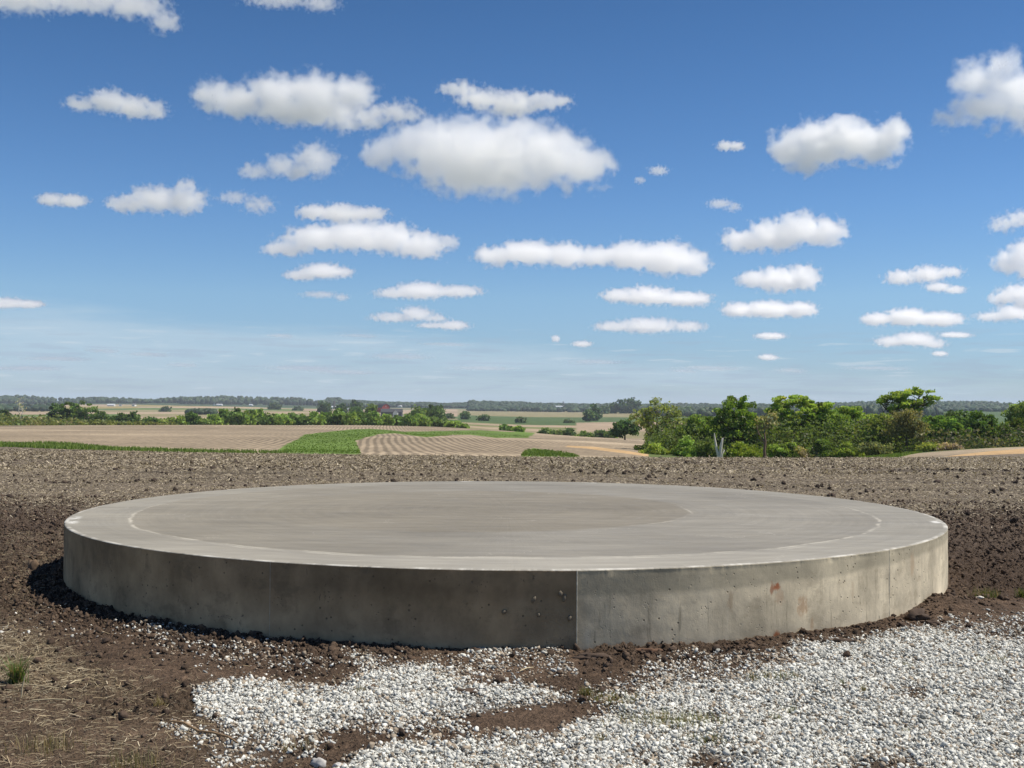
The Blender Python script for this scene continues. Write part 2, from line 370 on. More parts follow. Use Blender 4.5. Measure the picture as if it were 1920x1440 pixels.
c = gm.mix(gm.math('MULTIPLY', gm.ramp(gm.math('ADD', gr_o, gm.math('MULTIPLY', gm.math('SUBTRACT', n1, .5), 1.2)), .25, .8), .8), c, gm.mix(1., chip, v2, 'MULTIPLY'))
gm.color(c)
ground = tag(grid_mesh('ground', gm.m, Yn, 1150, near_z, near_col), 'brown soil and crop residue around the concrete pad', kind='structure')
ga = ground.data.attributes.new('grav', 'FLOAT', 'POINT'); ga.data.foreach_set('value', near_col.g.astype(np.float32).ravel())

# ------------------------------------------------------------------ the land beyond the ridge
STUB = np.array((.272, .217, .150)); GREEN = np.array((.115, .175, .038)); GOLD = np.array((.46, .31, .16))
PALE = np.array((.24, .21, .115)); CROP = np.array((.075, .115, .04)); TANF = np.array((.34, .26, .18)); SCRUB = np.array((.095, .12, .04)); WOOD = np.array((.02, .03, .015))
def far_col(x, y, z):
    u, Y = polar(x, y); uu, vv = proj(x, y, z)
    wob = fbm(x * .06, y * .06, 3, 12); vv = vv + .7 * wob; uw = uu + 5 * wob
    n = fbm(x * .03, y * .012, 4, 14)[..., None]; n2 = fbm(x * .3, y * .12, 3, 15)[..., None]
    c = STUB * (1 + .30 * n + .16 * n2); rows = np.ones(x.shape)
    c = np.broadcast_to(c, x.shape + (3,)).copy()
    def paint(m, colr, r, var=.15):
        c[m] = (colr * (1 + var * n + var * n2))[m] if True else c[m]; rows[m] = r
    mid = (Y < 450)
    lite = sstep(-.1, .45, fbm(x * .012, y * .03, 4, 44))[..., None] * .34 - .08
    c *= 1 + lite
    # waterway of green grass in the left and middle of the field
    W1 = [(500, 858), (530, 838), (560, 822), (570, 815), (600, 811), (650, 806), (690, 803.5), (725, 806), (760, 809.5), (830, 808), (900, 806.5), (960, 810), (1000, 806), (1002, 813), (990, 821), (930, 821), (880, 815), (845, 815), (800, 820), (740, 812.5), (705, 815), (668, 826), (672, 838), (680, 858)]
    W1 = [(a, b) for a, b in W1]
    paint(mid & poly_mask(W1, uw, vv), GREEN, 0, .3)
    W2 = [(-1200, 825), (0, 832), (100, 829), (150, 832), (210, 840), (330, 844), (420, 847), (540, 849), (540, 870), (-1200, 880)]
    paint(mid & (Y < 105) & poly_mask(W2, uw, vv), GREEN * .9, 0, .3)
    W3 = [(968, 866), (985, 845), (1000, 840), (1060, 849), (1090, 858), (1100, 866)]
    paint(mid & (Y < 140) & poly_mask(W3, uw, vv), GREEN * 1.1, 0, .3)
    W4 = [(1600, 862), (1640, 850), (1680, 843.5), (1740, 840), (1730, 848), (1690, 856), (1640, 864)]
    paint(mid & poly_mask(W4, uw, vv), GREEN * 1.1, 0, .3)
    W5 = [(1770, 856), (1850, 846), (1920, 841), (2400, 815), (2400, 830), (1920, 852), (1820, 862)]
    paint(mid & (Y < 120) & poly_mask(W5, uw, vv), GOLD, .3, .2)
    W6 = [(1060, 835), (1110, 837), (1180, 846), (1215, 852), (1215, 856), (1170, 850), (1100, 841), (1060, 838)]
    paint(mid & poly_mask(W6, uw, vv), GOLD, .2, .2)
    paint((Y > 105) & (Y < 330) & (uu > 1215), SCRUB, 0, .3)
    far = Y >= 430
    paint(far, PALE, 0, .2)
    paint(far & (Y < 520) & (uu < 330), SCRUB * 1.2, 0)
    paint(far & (uu < 480) & (Y >= 560), PALE * 1.1, 0)
    paint(far & (uu < 480) & (Y > 900), TANF, 0)
    paint(far & (uu > 480) & (uu < 700) & (Y > 600) & (Y < 1100), TANF, 0)
    paint(far & (uu > 480) & (uu < 640) & (Y > 1100) & (Y < 1500), CROP, 0)
    # middle right: pale field, green crop band, pale band
    paint(far & (uu > 830) & (Y > 850) & (Y < 1500), CROP * (1.0), 0)
    paint(far & (uu > 830) & (Y >= 1500) & (Y < 2200), PALE, 0)
    paint(far & (uu > 1080) & (uu < 1400) & (Y > 620 ) & (Y < 1000 + .9 * (uu - 1100)), TANF, 0)
    paint(far & (uu > 1400) & (Y > 600), CROP, 0)
    lo_far = far & (uu > 830) & (uu < 1080) & (Y < 850)
    g = (fbm(x * .008, y * .012, 3, 33) > .12) & lo_far; paint(g, PALE * np.array((.7, .85, .6)), 0)
    g = (fbm(x * .008 + 9, y * .012, 3, 35) > .15) & lo_far; paint(g, TANF, 0)
    ci = np.floor((x + .35 * y + 60 * fbm(x * .002, y * .002, 2, 50)) / 330).astype(int); cj = np.floor((Y - .2 * x) / 260).astype(int)
    hsh = _perm[(_perm[ci & 511] + cj) & 511] % 7; q = far & (Y > 1000) & (uu < 860)
    for hv, colr in ((0, CROP * 1.2), (1, PALE), (2, TANF), (3, PALE * np.array((1.15, 1.05, .8))), (4, TANF * .85), (5, CROP * np.array((1.5, 1.4, 1.2))), (6, TANF * 1.1)): paint(q & (hsh == hv), colr, 0)
    paint(Y > 2750, WOOD * 2.5, 0)
    return np.concatenate([np.clip(c, .005, .8), rows[..., None]], -1)
fm = Mat('farmland', .95, .1)
P = fm.coord(); S_ = fm.sep(P)
wob = fm.noise(P, .012, 3, .5)
ph = fm.math('ADD', fm.math('MULTIPLY', S_[1], .12), fm.math('MULTIPLY', wob, 4.)); ph = fm.math('ADD', S_[0], ph)
sw = fm.math('SINE', fm.math('MULTIPLY', ph, 2 * math.pi / 1.0))
nf = fm.noise(P, 1.6, 5, .7); nl = fm.noise(fm.scale(P, (1, .35, 1)), .08, 4, .6)
rowv = fm.ramp(fm.math('ADD', sw, fm.math('MULTIPLY', fm.math('SUBTRACT', nf, .5), 3.5)), -.9, .9, .72, 1.26)
c = fm.mix(fm.attr('col', 'Alpha'), fm.attr('col'), fm.mix(1., fm.attr('col'), rowv, 'MULTIPLY'))
c = fm.mix(1., c, fm.ramp(nf, .3, .7, .68, 1.3, False), 'MULTIPLY'); c = fm.mix(1., c, fm.ramp(nl, .3, .7, .88, 1.12, False), 'MULTIPLY')
fm.color(c); fm.bump(nf, .5, .1)
Z = lambda x, y: base_z(x, y) + sstep(60, 90, polar(x, y)[1]) * .25 * fbm(x * .02, y * .02, 3, 77) * (polar(x, y)[1] < 2000) + sstep(900, 2000, polar(x, y)[1]) * 7. * fbm(x * .0016, y * .0016, 3, 79)
Ym = np.exp(np.linspace(math.log(60), math.log(440), 420)); Yf = np.exp(np.linspace(math.log(440), math.log(6400), 260))
field = tag(grid_mesh('field', fm.m, Ym, 1150, Z, far_col), 'tan stubble field in rows with a green grass waterway', kind='structure')
hills = tag(grid_mesh('hills', fm.m, Yf, 900, Z, far_col), 'rolling farmland of tan and green fields towards the horizon', kind='structure')
def zat(x, y): return float(Z(np.array([x]), np.array([y]))[0])
def nz(x, y): return float(near_z(np.array([float(x)]), np.array([float(y)]))[0])

# ------------------------------------------------------------------ scattering of small pieces (one mesh each)
def ico():
    t = (1 + 5 ** .5) / 2
    v = np.array([(-1, t, 0), (1, t, 0), (-1, -t, 0), (1, -t, 0), (0, -1, t), (0, 1, t), (0, -1, -t), (0, 1, -t), (t, 0, -1), (t, 0, 1), (-t, 0, -1), (-t, 0, 1)], float)
    v /= np.linalg.norm(v[0])
    f = np.array([(0, 11, 5), (0, 5, 1), (0, 1, 7), (0, 7, 10), (0, 10, 11), (1, 5, 9), (5, 11, 4), (11, 10, 2), (10, 7, 6), (7, 1, 8), (3, 9, 4), (3, 4, 2), (3, 2, 6), (3, 6, 8), (3, 8, 9), (4, 9, 5), (2, 4, 11), (6, 2, 10), (8, 6, 7), (9, 8, 1)])
    return v, f
def subdiv(v, f):
    v = list(map(tuple, v)); cache = {}; out = []
    def mid(a, b):
        k = (min(a, b), max(a, b))
        if k not in cache:
            p = (np.array(v[a]) + np.array(v[b])) / 2; cache[k] = len(v); v.append(tuple(p / np.linalg.norm(p)))
        return cache[k]
    for a, b, c_ in f:
        ab, bc, ca = mid(a, b), mid(b, c_), mid(c_, a); out += [(a, ab, ca), (b, bc, ab), (c_, ca, bc), (ab, bc, ca)]
    return np.array(v), np.array(out)
ICO = ico(); ICO1 = subdiv(*ICO)
ICO2 = subdiv(*ICO1)
def rand_rot(n, tilt=None):
    if tilt is None:
        q = rng.normal(size=(n, 4)); q /= np.linalg.norm(q, axis=1)[:, None]
        w_, x, y, z = q.T
    else:
        a = rng.uniform(0, 2 * math.pi, n); tx = rng.normal(0, tilt, n) / 2; ty = rng.normal(0, tilt, n) / 2
        w_ = np.cos(a / 2); z = np.sin(a / 2); x = tx; y = ty; k = np.sqrt(w_ ** 2 + x ** 2 + y ** 2 + z ** 2); w_, x, y, z = w_ / k, x / k, y / k, z / k
    return np.stack([1 - 2 * (y * y + z * z), 2 * (x * y - z * w_), 2 * (x * z + y * w_), 2 * (x * y + z * w_), 1 - 2 * (x * x + z * z), 2 * (y * z - x * w_), 2 * (x * z - y * w_), 2 * (y * z + x * w_), 1 - 2 * (x * x + y * y)], 1).reshape(-1, 3, 3)
def bits(name, tmpl, pos, rot, scl, mat, col, jitter=0., kind='stuff', label=None, smooth=False, parent=None):
    tv, tf = tmpl; n = len(pos); k = len(tv)
    v = np.broadcast_to(tv, (n, k, 3)) * scl[:, None, :]
    if jitter: v = v * (1 + rng.uniform(-jitter, jitter, (n, k, 1)))
    v = np.einsum('nij,nkj->nki', rot, v) + pos[:, None, :]
    f = (tf[None] + (np.arange(n) * k)[:, None, None]).reshape(-1, tf.shape[1])
    cc = np.repeat(col, k, 0)
    o = mesh_np(name, v.reshape(-1, 3), f, mat, parent=parent, col=cc, smooth=smooth)
    return tag(o, label, kind=kind) if parent is None else o
def sample_px(n, u0, u1, v0, v1, prob):
    """random ground points seen in a window, uniform per square metre, kept with probability prob(u, v, x, y)"""
    y1 = gp(960, v0).y; y0 = gp(960, v1).y
    ymax, ymin = y1, y0
    y = np.sqrt(rng.uniform(ymin ** 2, ymax ** 2, n)); s = rng.uniform((u0 - 960) / F, (u1 - 960) / F, n); x = s * y
    u, v = proj(x, y, np.zeros(n)); u2 = u + 14 * fbm(x * 3, y * 3, 3, 5); v2 = v + 5 * fbm(x * 3, y * 3, 3, 6)
    keep = (rng.uniform(size=n) < prob(u2, v2, x, y)) & (np.hypot(x - PXC, y - PYC) > PR + .01)
    return x[keep], y[keep]
stone_m = attr_mat('limestone', .85, 90, .16, .3)
gp_prob = lambda u, v, x, y: np.clip(np.clip(look(GRAVEL, u, v) * (.98 + 1.5 * fbm(x * 2.6, y * 2.6, 6, 8, .68)), 0, 1.) ** 1.8 * .9, 0, 1)
x, y = sample_px(1080000, -320, 2860, 1105, 1640, gp_prob)
n = len(x); s = np.clip(rng.lognormal(math.log(.0062), .42, n), .0025, .0165)
dens = look(GRAVEL, *proj(x, y, np.zeros(n)))
z = near_z(x, y) + s * .12 + rng.uniform(0, 1, n) ** 2 * .015 * np.clip(dens, 0, 1)
b = rng.uniform(.42, .76, n); b = np.where(rng.uniform(size=n) < .19, b * .55, b)
warm = rng.uniform(.86, .99, n); cl = np.stack([b, b * (.97 + .03 * warm), b * (.78 + .15 * warm)], 1)
dirty = rng.uniform(size=n) < np.clip(.75 - .62 * dens, .09, .75); cl[dirty] *= np.array((.55, .46, .38))
scl = s[:, None] * np.stack([rng.uniform(.8, 1.35, n), rng.uniform(.75, 1.15, n), rng.uniform(.38, .75, n)], 1)
print('gravel stones', n)
BOX = (np.array([(x_, y_, z_) for z_ in (-.72, .72) for x_, y_ in ((-.8, -.8), (.8, -.8), (.8, .8), (-.8, .8))], float), np.array([(0, 3, 2), (0, 2, 1), (4, 5, 6), (4, 6, 7), (0, 1, 5), (0, 5, 4), (1, 2, 6), (1, 6, 5), (2, 3, 7), (2, 7, 6), (3, 0, 4), (3, 4, 7)]))
boxy = rng.uniform(size=n) < .6; pos_ = np.stack([x, y, z], 1); rot_ = rand_rot(n, .75)
def bits2(name, sets, mat, label):
    Vs, Fs, Cs, o_ = [], [], [], 0
    for (tv, tf), k, jit in sets:
        m_ = int(k.sum()); q = len(tv); v = np.broadcast_to(tv, (m_, q, 3)) * scl[k][:, None, :] * (1 + rng.uniform(-jit, jit, (m_, q, 3)))
        v = np.einsum('nij,nkj->nki', rot_[k], v) + pos_[k][:, None, :]; Vs.append(v.reshape(-1, 3)); Fs.append((tf[None] + (np.arange(m_) * q)[:, None, None]).reshape(-1, 3) + o_); Cs.append(np.repeat(cl[k], q, 0)); o_ += m_ * q
    return tag(mesh_np(name, np.concatenate(Vs), np.concatenate(Fs), mat, col=np.concatenate(Cs)), label, kind='stuff')
bits2('gravel', ((BOX, boxy, .34), (ICO, ~boxy, .3)), stone_m, 'white crushed limestone gravel spread in front of the pad')

clod_m = attr_mat('clod_soil', .98, 45, .35, .6)
cp = lambda u, v, x, y: np.clip(.26 + .65 * look(CLODDY, u, v) + .25 * np.exp(-np.abs(np.hypot(x - PXC, y - PYC) - PR) / .25) - .32 * look(SMOOTH, u, v), 0, 1) * np.clip(1.05 - 1.6 * look(GRAVEL, u, v), .02, 1) * np.clip(.6 + fbm(x * 2, y * 2, 3, 18), 0, 1.4)
x, y = sample_px(400000, -320, 2600, 935, 1640, cp)
n = len(x); s = np.clip(rng.lognormal(math.log(.0062), .62, n), .0025, .026)
z = near_z(x, y) + s * .25
b = rng.uniform(.6, 1.25, n)[:, None]; k_ = rng.uniform(0, 1, (n, 1))
cl = b * (np.array((.060, .043, .033)) * k_ + np.array((.115, .080, .056)) * (1 - k_))
print('clods', n)
bits('dirt_clods', ICO1, np.stack([x, y, z], 1), rand_rot(n), s[:, None] * rng.uniform(.5, 1.3, (n, 3)), clod_m, cl, .36, label='loose dark brown clods of soil around the pad')

x, y = sample_px(17000, -200, 2120, 862, 990, lambda u, v, x, y: np.clip(.12 + 1.1 * fbm(x * .2, y * .9, 3, 19) + .5 * look(CLODDY, u, v) + .5 * np.exp(-np.abs(np.hypot(x - PXC, y - PYC) - PR) / .5), 0, 1) * (y > 11))
n = len(x); s = np.clip(rng.lognormal(math.log(.021), .45, n), .008, .055); z = near_z(x, y) + s * .2
cl = rng.uniform(.6, 1.2, (n, 1)) * np.array((.060, .044, .034)); print('field clods', n)
bits('field_clods', ICO1, np.stack([x, y, z], 1), rand_rot(n), s[:, None] * rng.uniform(.5, 1.35, (n, 3)), clod_m, cl, .38, kind='stuff', label='dark clods of turned soil over the field behind the pad')
# broken clods thrown up against the shaded wall and along its foot
n = 17000; th_ = rng.uniform(-1.35, 1.1, n); dd = rng.exponential(.24, n) + .02; pk = np.where(th_ < -.12, .8, .16) * np.clip(.7 + 1.4 * fbm(th_ * 6, th_ * 0, 3, 55), .05, 1.5)
k = (rng.uniform(size=n) < pk) & (dd < 1.0); th_, dd = th_[k], dd[k]; x = PXC + (PR + dd) * np.sin(th_); y = PYC - (PR + dd) * np.cos(th_); n = len(x)
s = np.clip(rng.lognormal(math.log(.0068), .58, n), .003, .024); z = near_z(x, y) + s * .15
cl = rng.uniform(.65, 1.3, (n, 1)) * np.array((.082, .057, .040)); print('wall clods', n)
bits('soil_bank', ICO1, np.stack([x, y, z], 1), rand_rot(n), s[:, None] * rng.uniform(.4, 1.5, (n, 3)), clod_m, cl, .45, kind='stuff', label='broken brown clods of soil banked along the foot of the pad')
# straw and crop residue: thin bent slivers
sl = (np.array([(-.5, -.5, 0), (0, -.5, .16), (.5, -.5, 0), (.5, .5, 0), (0, .5, .16), (-.5, .5, 0), (-.5, 0, .35), (0, 0, .5), (.5, 0, .35)], float), np.array([(0, 1, 7, 6), (1, 2, 8, 7), (6, 7, 4, 5), (7, 8, 3, 4)]))
straw_m = leaf_mat('dry_straw', .1)
def straw(name, n, u0, u1, v0, v1, prob, L, W, cols, label, tilt=.25, lift=.006):
    x, y = sample_px(n, u0, u1, v0, v1, prob); n = len(x)
    z = near_z(x, y) + lift
    Ls = rng.lognormal(math.log(L), .45, n); Ws = np.clip(rng.lognormal(math.log(W), .35, n), 0, 3 * W)
    ci = rng.integers(0, len(cols), n); cl = np.array(cols)[ci] * rng.uniform(.7, 1.25, (n, 1))
    print(name, n)
    bits(name, sl, np.stack([x, y, z], 1), rand_rot(n, tilt), np.stack([Ls, Ws, Ws * .8], 1), straw_m, cl, 0, label=label)
cols = [(.42, .34, .21), (.33, .27, .17), (.5, .43, .3), (.25, .2, .13), (.2, .165, .11)]
straw('straw', 130000, -260, 800, 1000, 1640, lambda u, v, x, y: np.clip(look(STRAWY, u, v) * (1.0 + fbm(x * 2.5, y * 2.5, 3, 28)) + .03, 0, 1) * (1 - .7 * look(GRAVEL, u, v)),   .042, .0022, cols, 'dry yellow straw lying on the dirt at the left', .2)
cols2 = [(.44, .37, .26), (.32, .265, .185), (.56, .48, .35), (.22, .18, .125), (.10, .078, .055), (.24, .20, .135), (.08, .06, .045)]
fieldp = lambda u, v, x, y: np.clip(sstep(10.2, 13, y + 1.2 * fbm(x * .5, y * .5, 3, 71)) * np.clip(.62 + 1.3 * fbm(x * .22, y * 1.1, 4, 81), .05, 1) * (1 - .65 * look(CLODDY, u, v)) * (1 - .55 * np.exp(-np.maximum(np.hypot(x - PXC, y - PYC) - PR, 0) / .8)), 0, 1)
straw('crop_residue', 170000, -160, 2080, 884, 985, fieldp, .045, .0085, cols2, 'short pieces of dry crop residue over the tilled field behind the pad', .35, .008)
straw('field_residue', 190000, -160, 2080, 846, 884, lambda u, v, x, y: np.clip(.55 + 1.4 * fbm(x * .10, y * .5, 4, 82), .06, 1), .085, .015, cols2, 'pale crop residue over the far part of the tilled field', .4, .012)

# grass blades as crossed narrow triangles
bl = (np.array([(-.5, 0, 0), (.5, 0, 0), (.28, .12, .55), (-.28, .12, .55), (0, .42, 1.)], float), np.array([(0, 1, 2, 3), (3, 2, 4, 4)]))
def blades_mesh(x, y, z, h, w_, cols, tilt=.5):
    """each blade a bent strip of three triangles"""
    n = len(x); tv = np.array([(-.5, 0, 0), (.5, 0, 0), (.35, .15, .55), (-.35, .15, .55), (0, .5, 1.)], float)
    tf = np.array([(0, 1, 2), (0, 2, 3), (3, 2, 4)])
    a = rng.uniform(0, 2 * math.pi, n); lean = rng.uniform(.1, 1., n) * tilt * 2
    v = np.broadcast_to(tv, (n, 5, 3)).copy(); v[:, :, 0] *= w_[:, None]; v[:, :, 1] *= (h * lean)[:, None]; v[:, :, 2] *= h[:, None]
    ca, sa = np.cos(a)[:, None], np.sin(a)[:, None]
    vx = v[:, :, 0] * ca - v[:, :, 1] * sa + x[:, None]; vy = v[:, :, 0] * sa + v[:, :, 1] * ca + y[:, None]; vz = v[:, :, 2] + z[:, None]
    f = (tf[None] + (np.arange(n) * 5)[:, None, None]).reshape(-1, 3)
    return np.stack([vx, vy, vz], -1).reshape(-1, 3), f, np.repeat(cols, 5, 0)
grass_m = leaf_mat('grass_blades', .35)
def far_grass(name, n, poly, ymin, ymax, h, label, colr):
    us = [p[0] for p in poly]; y = np.exp(rng.uniform(math.log(ymin), math.log(ymax), n)); s = (rng.uniform(min(us), max(us), n) - 960) / F; x = s * y
    z = Z(x, y) ; z[y < 60] = near_z(x[y < 60], y[y < 60]); uu, vv = proj(x, y, z); k = poly_mask(poly, uu, vv); x, y, z = x[k], y[k], z[k]; n = len(x)
    hh = h * rng.uniform(.5, 1.2, n) * (1 + .5 * fbm(x * .15, y * .15, 3, 5)); c_ = np.array(colr) * rng.uniform(.9, 1.12, (n, 1)) * (1 + .3 * fbm(x * .08, y * .05, 3, 6)[:, None])
    V, f, cc = blades_mesh(x, y, z, hh, .12 * np.ones(n) * (y / 100), c_, .35); print(name, n)
    o = mesh_np(name, V, f, grass_m, col=cc); tag(o, label, kind='stuff')
far_grass('grass', 22000, [(-300, 830), (0, 834), (100, 832), (150, 835), (210, 842), (330, 846), (420, 849), (540, 851), (540, 900), (-300, 900)], 66, 104, .28, 'strip of tall green grass along the far edge of the field at the left', (.17, .23, .055))
far_grass('grass', 13000, [(520, 858), (535, 838), (562, 822), (575, 815), (600, 812), (650, 807), (690, 804.5), (725, 807), (760, 810), (830, 809), (900, 808), (960, 811), (998, 808), (990, 820), (930, 820), (880, 815), (800, 819), (740, 812), (700, 815), (668, 826), (672, 838), (680, 858)], 85, 330, .10, 'green grass growing along the waterway between the stubble rows', (.17, .245, .05))
far_grass('grass', 3000, [(968, 866), (985, 845), (1000, 840), (1060, 849), (1090, 858), (1100, 866)], 85, 125, .2, 'small wedge of green grass at the ridge in front of the stubble', (.16, .22, .05))
far_grass('grass', 3000, [(1600, 862), (1640, 850), (1680, 843.5), (1740, 840), (1730, 848), (1690, 856), (1640, 864)], 60, 115, .2, 'green grass verge under the trees at the right', (.16, .22, .05))

# ------------------------------------------------------------------ the round concrete pad
def on_wall(px, py):
    """angle and height on the pad wall of a photo pixel"""
    d = (FW + RT * ((px - 960) / F) + UP * ((720 - py) / F)); o = CAM - Vector((PXC, PYC, 0))
    a = d.x ** 2 + d.y ** 2; b_ = 2 * (o.x * d.x + o.y * d.y); c_ = o.x ** 2 + o.y ** 2 - PR ** 2
    t = (-b_ - math.sqrt(max(b_ * b_ - 4 * a * c_, 0))) / (2 * a); p = o + d * t
    return math.atan2(p.x, -p.y), p.z
SEAM = on_wall(1080, 1150)[0]; SEAM2 = on_wall(506, 1120)[0]; SEAM3 = on_wall(1668, 1100)[0]
def wall_r(th):
    r = PR + .024 * np.exp(-np.abs(th - SEAM) / .10) + .004 * np.exp(-np.abs(th - SEAM2) / .05) + .004 * np.exp(-np.abs(th - SEAM3) / .05)
    return r + .006 * np.sin(th * 5 + 1)
def build_pad():
    th = np.unique(np.concatenate([np.linspace(-math.pi, math.pi, 721)[:-1], np.linspace(-1.4, 1.4, 1500), [SEAM, SEAM2, SEAM3]])); nt = len(th)
    prof = []   # (inset, z)
    for z in np.linspace(-.12, PH - .012, 26): prof.append((0, z))
    prof += [(-.001, PH - .008), (.001, PH - .003), (.006, PH), (.02, PH + .0015), (.05, PH)]
    rr = [.1, .2, .35, .55, .8, 1.1, 1.5, 2.0, 2.6, 3.2, 3.8, 4.2]
    prof += [(q, PH) for q in rr]
    V = []; Rr_ = wall_r(th); chip = fbm(th * 60, th * 0, 4, 3) * .007; chip2 = np.clip(fbm(th * 25, th * 0 + 3, 3, 4) - .22, 0, 1) * .03
    for k, (ins, z) in enumerate(prof):
        r = Rr_ - ins; zz = np.full(nt, z)
        if PH - .013 < z and ins < .03: r = r - np.abs(chip) * (1.2 if ins < .01 else .3) - chip2; zz = zz - np.abs(chip) * .5 * (ins < .004)
        if ins == 0: r = r + .0022 * fbm(th * 14, th * 0 + z * 4, 3, 9)
        if ins >= .05: zz = zz + .002 * fbm(np.sin(th) * r * .8, np.cos(th) * r * .8, 2, 13)
        V.append(np.stack([r * np.sin(th), -r * np.cos(th), zz], 1))
    V = np.concatenate(V + [np.array([[0, 0, PH]])]); m = len(prof)
    i = np.arange(m - 1)[:, None] * nt; j = np.arange(nt)[None]; j2 = (j + 1) % nt
    Fc = np.stack([i + j, i + j2, i + nt + j2, i + nt + j], -1).reshape(-1, 4).tolist()
    c0 = (m - 1) * nt; Fc += [(c0 + a, c0 + (a + 1) % nt, m * nt) for a in range(nt)]
    me = bpy.data.meshes.new('concrete_pad'); me.from_pydata(V.tolist(), [], Fc)
    me.polygons.foreach_set('use_smooth', np.ones(len(me.polygons), bool)); me.update()
    return me
def pad_mat():
    m = Mat('concrete', .8, .18); P = m.coord(); s_ = m.sep(P); nrm = m.sep(m.n('ShaderNodeNewGeometry').outputs['Normal'])
    x, y, z = s_[0], s_[1], s_[2]
    r = m.math('SQRT', m.math('ADD', m.math('MULTIPLY', x, x), m.math('MULTIPLY', y, y)))
    th = m.math('ARCTAN2', x, m.math('MULTIPLY', y, -1))
    big = m.noise(P, .55, 4, .5); med = m.noise(P, 3.2, 6, .65); fine = m.noise(P, 120, 3, .6); trow = m.noise(m.scale(P, (.6, 3.2, 1)), 1.6, 7, .68)
    arc = m.noise(m.comb(m.math('MULTIPLY', r, 9), m.math('MULTIPLY', th, 1.2), 0), 1.3, 6, .7)
    # top
    warm = (.240, .217, .170, 1); cool = (.224, .209, .176, 1); lite = (.29, .275, .235, 1)
    wobr = m.math('ADD', r, m.math('MULTIPLY', m.math('SUBTRACT', m.noise(P, .9, 5, .65), .5), .22))
    dx = m.math('SUBTRACT', x, -.35); dy = m.math('SUBTRACT', y, .15)
    ri = m.math('SQRT', m.math('ADD', m.math('MULTIPLY', dx, dx), m.math('MULTIPLY', dy, dy))); ri = m.math('ADD', ri, m.math('MULTIPLY', m.math('SUBTRACT', m.noise(P, 1.1, 5, .6), .5), .3))
    inner = m.ramp(ri, 2.2, 2.35, 1, 0)
    top = m.mix(inner, cool, (.200, .180, .142, 1))
    top = m.mix(m.ramp(m.math('ADD', x, m.math('MULTIPLY', big, 1.5)), -2.2, 1.2, .8, 0), top, warm)
    ring = m.ramp(wobr, 3.68, 3.74)
    top = m.mix(m.math('MULTIPLY', ring, .42), top, lite)
    front = m.ramp(y, -2.2, -3.9, 0, 1); top = m.mix(m.math('MULTIPLY', m.math('MULTIPLY', ring, front), .26), top, (.44, .41, .35, 1))
    side_r = m.ramp(m.math('ABSOLUTE', x), 2.2, 3.4, 0, 1)
    def line(rad, c0, wd, amount, cond):
        d = m.math('ABSOLUTE', m.math('SUBTRACT', c0, rad)); k = m.ramp(d, 0, wd, 1, 0)
        k = m.math('MULTIPLY', k, cond); k = m.math('MULTIPLY', k, m.ramp(med, .40, .58, .1, 1)); return m.math('MULTIPLY', k, amount)
    fr2 = m.ramp(y, 1.2, -.6, 0, 1)
    k = line(3.70, wobr, .03, .5, fr2); top = m.mix(k, top, (.60, .56, .47, 1))
    k = line(3.76, m.math('ADD', wobr, m.math('MULTIPLY', m.math('SUBTRACT', arc, .5), .12)), .02, .45, front); top = m.mix(k, top, (.60, .56, .47, 1))
    k = line(2.27, ri, .024, .35, m.math('MULTIPLY', m.ramp(x, .6, 1.3, 0, 1), m.ramp(y, 1.0, 0, 0, 1))); top = m.mix(k, top, (.52, .49, .42, 1))
    top = m.mix(1., top, m.ramp(trow, .25, .75, .80, 1.19, False), 'MULTIPLY'); top = m.mix(1., top, m.ramp(arc, .25, .75, .88, 1.10, False), 'MULTIPLY')
    top = m.mix(1., top, m.ramp(big, .3, .7, .88, 1.12, False), 'MULTIPLY')
    # thin pale drag marks and hairline cracks
    cn = m.noise(P, .8, 6, .62); ck = m.ramp(m.math('ABSOLUTE', m.math('SUBTRACT', cn, .5)), .0, .0045, 1, 0); ck = m.math('MULTIPLY', ck, m.ramp(m.noise(P, .7, 2), .50, .60)); top = m.mix(m.math('MULTIPLY', ck, .45), top, (.42, .39, .33, 1))
    sm_ = m.noise(m.scale(P, (1.2, 9, 1)), 3.0, 5, .6); top = m.mix(m.math('MULTIPLY', m.ramp(sm_, .62, .74), .35), top, (.36, .34, .29, 1))
    sp = m.vor(P, 11, 'F1'); spk = m.math('MULTIPLY', m.ramp(sp, .02, .05, 1, 0), m.ramp(m.noise(P, 1.7, 3), .52, .6)); top = m.mix(m.math('MULTIPLY', spk, .7), top, (.08, .065, .05, 1))
    edge = m.math('MULTIPLY', m.ramp(r, PR - .045, PR - .02), m.ramp(m.noise(m.comb(m.math('MULTIPLY', th, 4.2), 0, 0), 2.2, 5, .7), .44, .6))
    top = m.mix(m.math('MULTIPLY', edge, .55), top, (.72, .70, .63, 1))
    for (a, b_, L_) in ((-1.29, .055, .1), (-1.20, .045, .07), (-3.0, .03, .03), (2.86, .03, .03), (1.33, .05, .02)):   # pale lime patches on the rim
        k = m.math('MULTIPLY', m.ramp(m.math('ABSOLUTE', m.math('SUBTRACT', th, a)), b_ * .2, b_, 1, 0), m.ramp(m.math('ABSOLUTE', m.math('SUBTRACT', r, PR - .07)), .01, .07, 1, 0)); k = m.math('MULTIPLY', k, m.ramp(m.noise(P, 9, 5, .7), .42, .58)); top = m.mix(m.math('MULTIPLY', k, .75), top, (.78, .77, .72, 1))
    # side, laid out in arc length and height
    sc = m.comb(m.math('MULTIPLY', th, PR), 0, z)
    sb = m.noise(sc, 1.3, 6, .6); sm = m.noise(m.scale(sc, (1, 1, .7)), 6, 7, .65); streak = m.noise(m.scale(sc, (1, 1, .10)), 19, 6, .68)
    right = m.ramp(th, SEAM - .0015, SEAM + .0015); far_r = m.ramp(th, SEAM, 1.0, 0, 1)
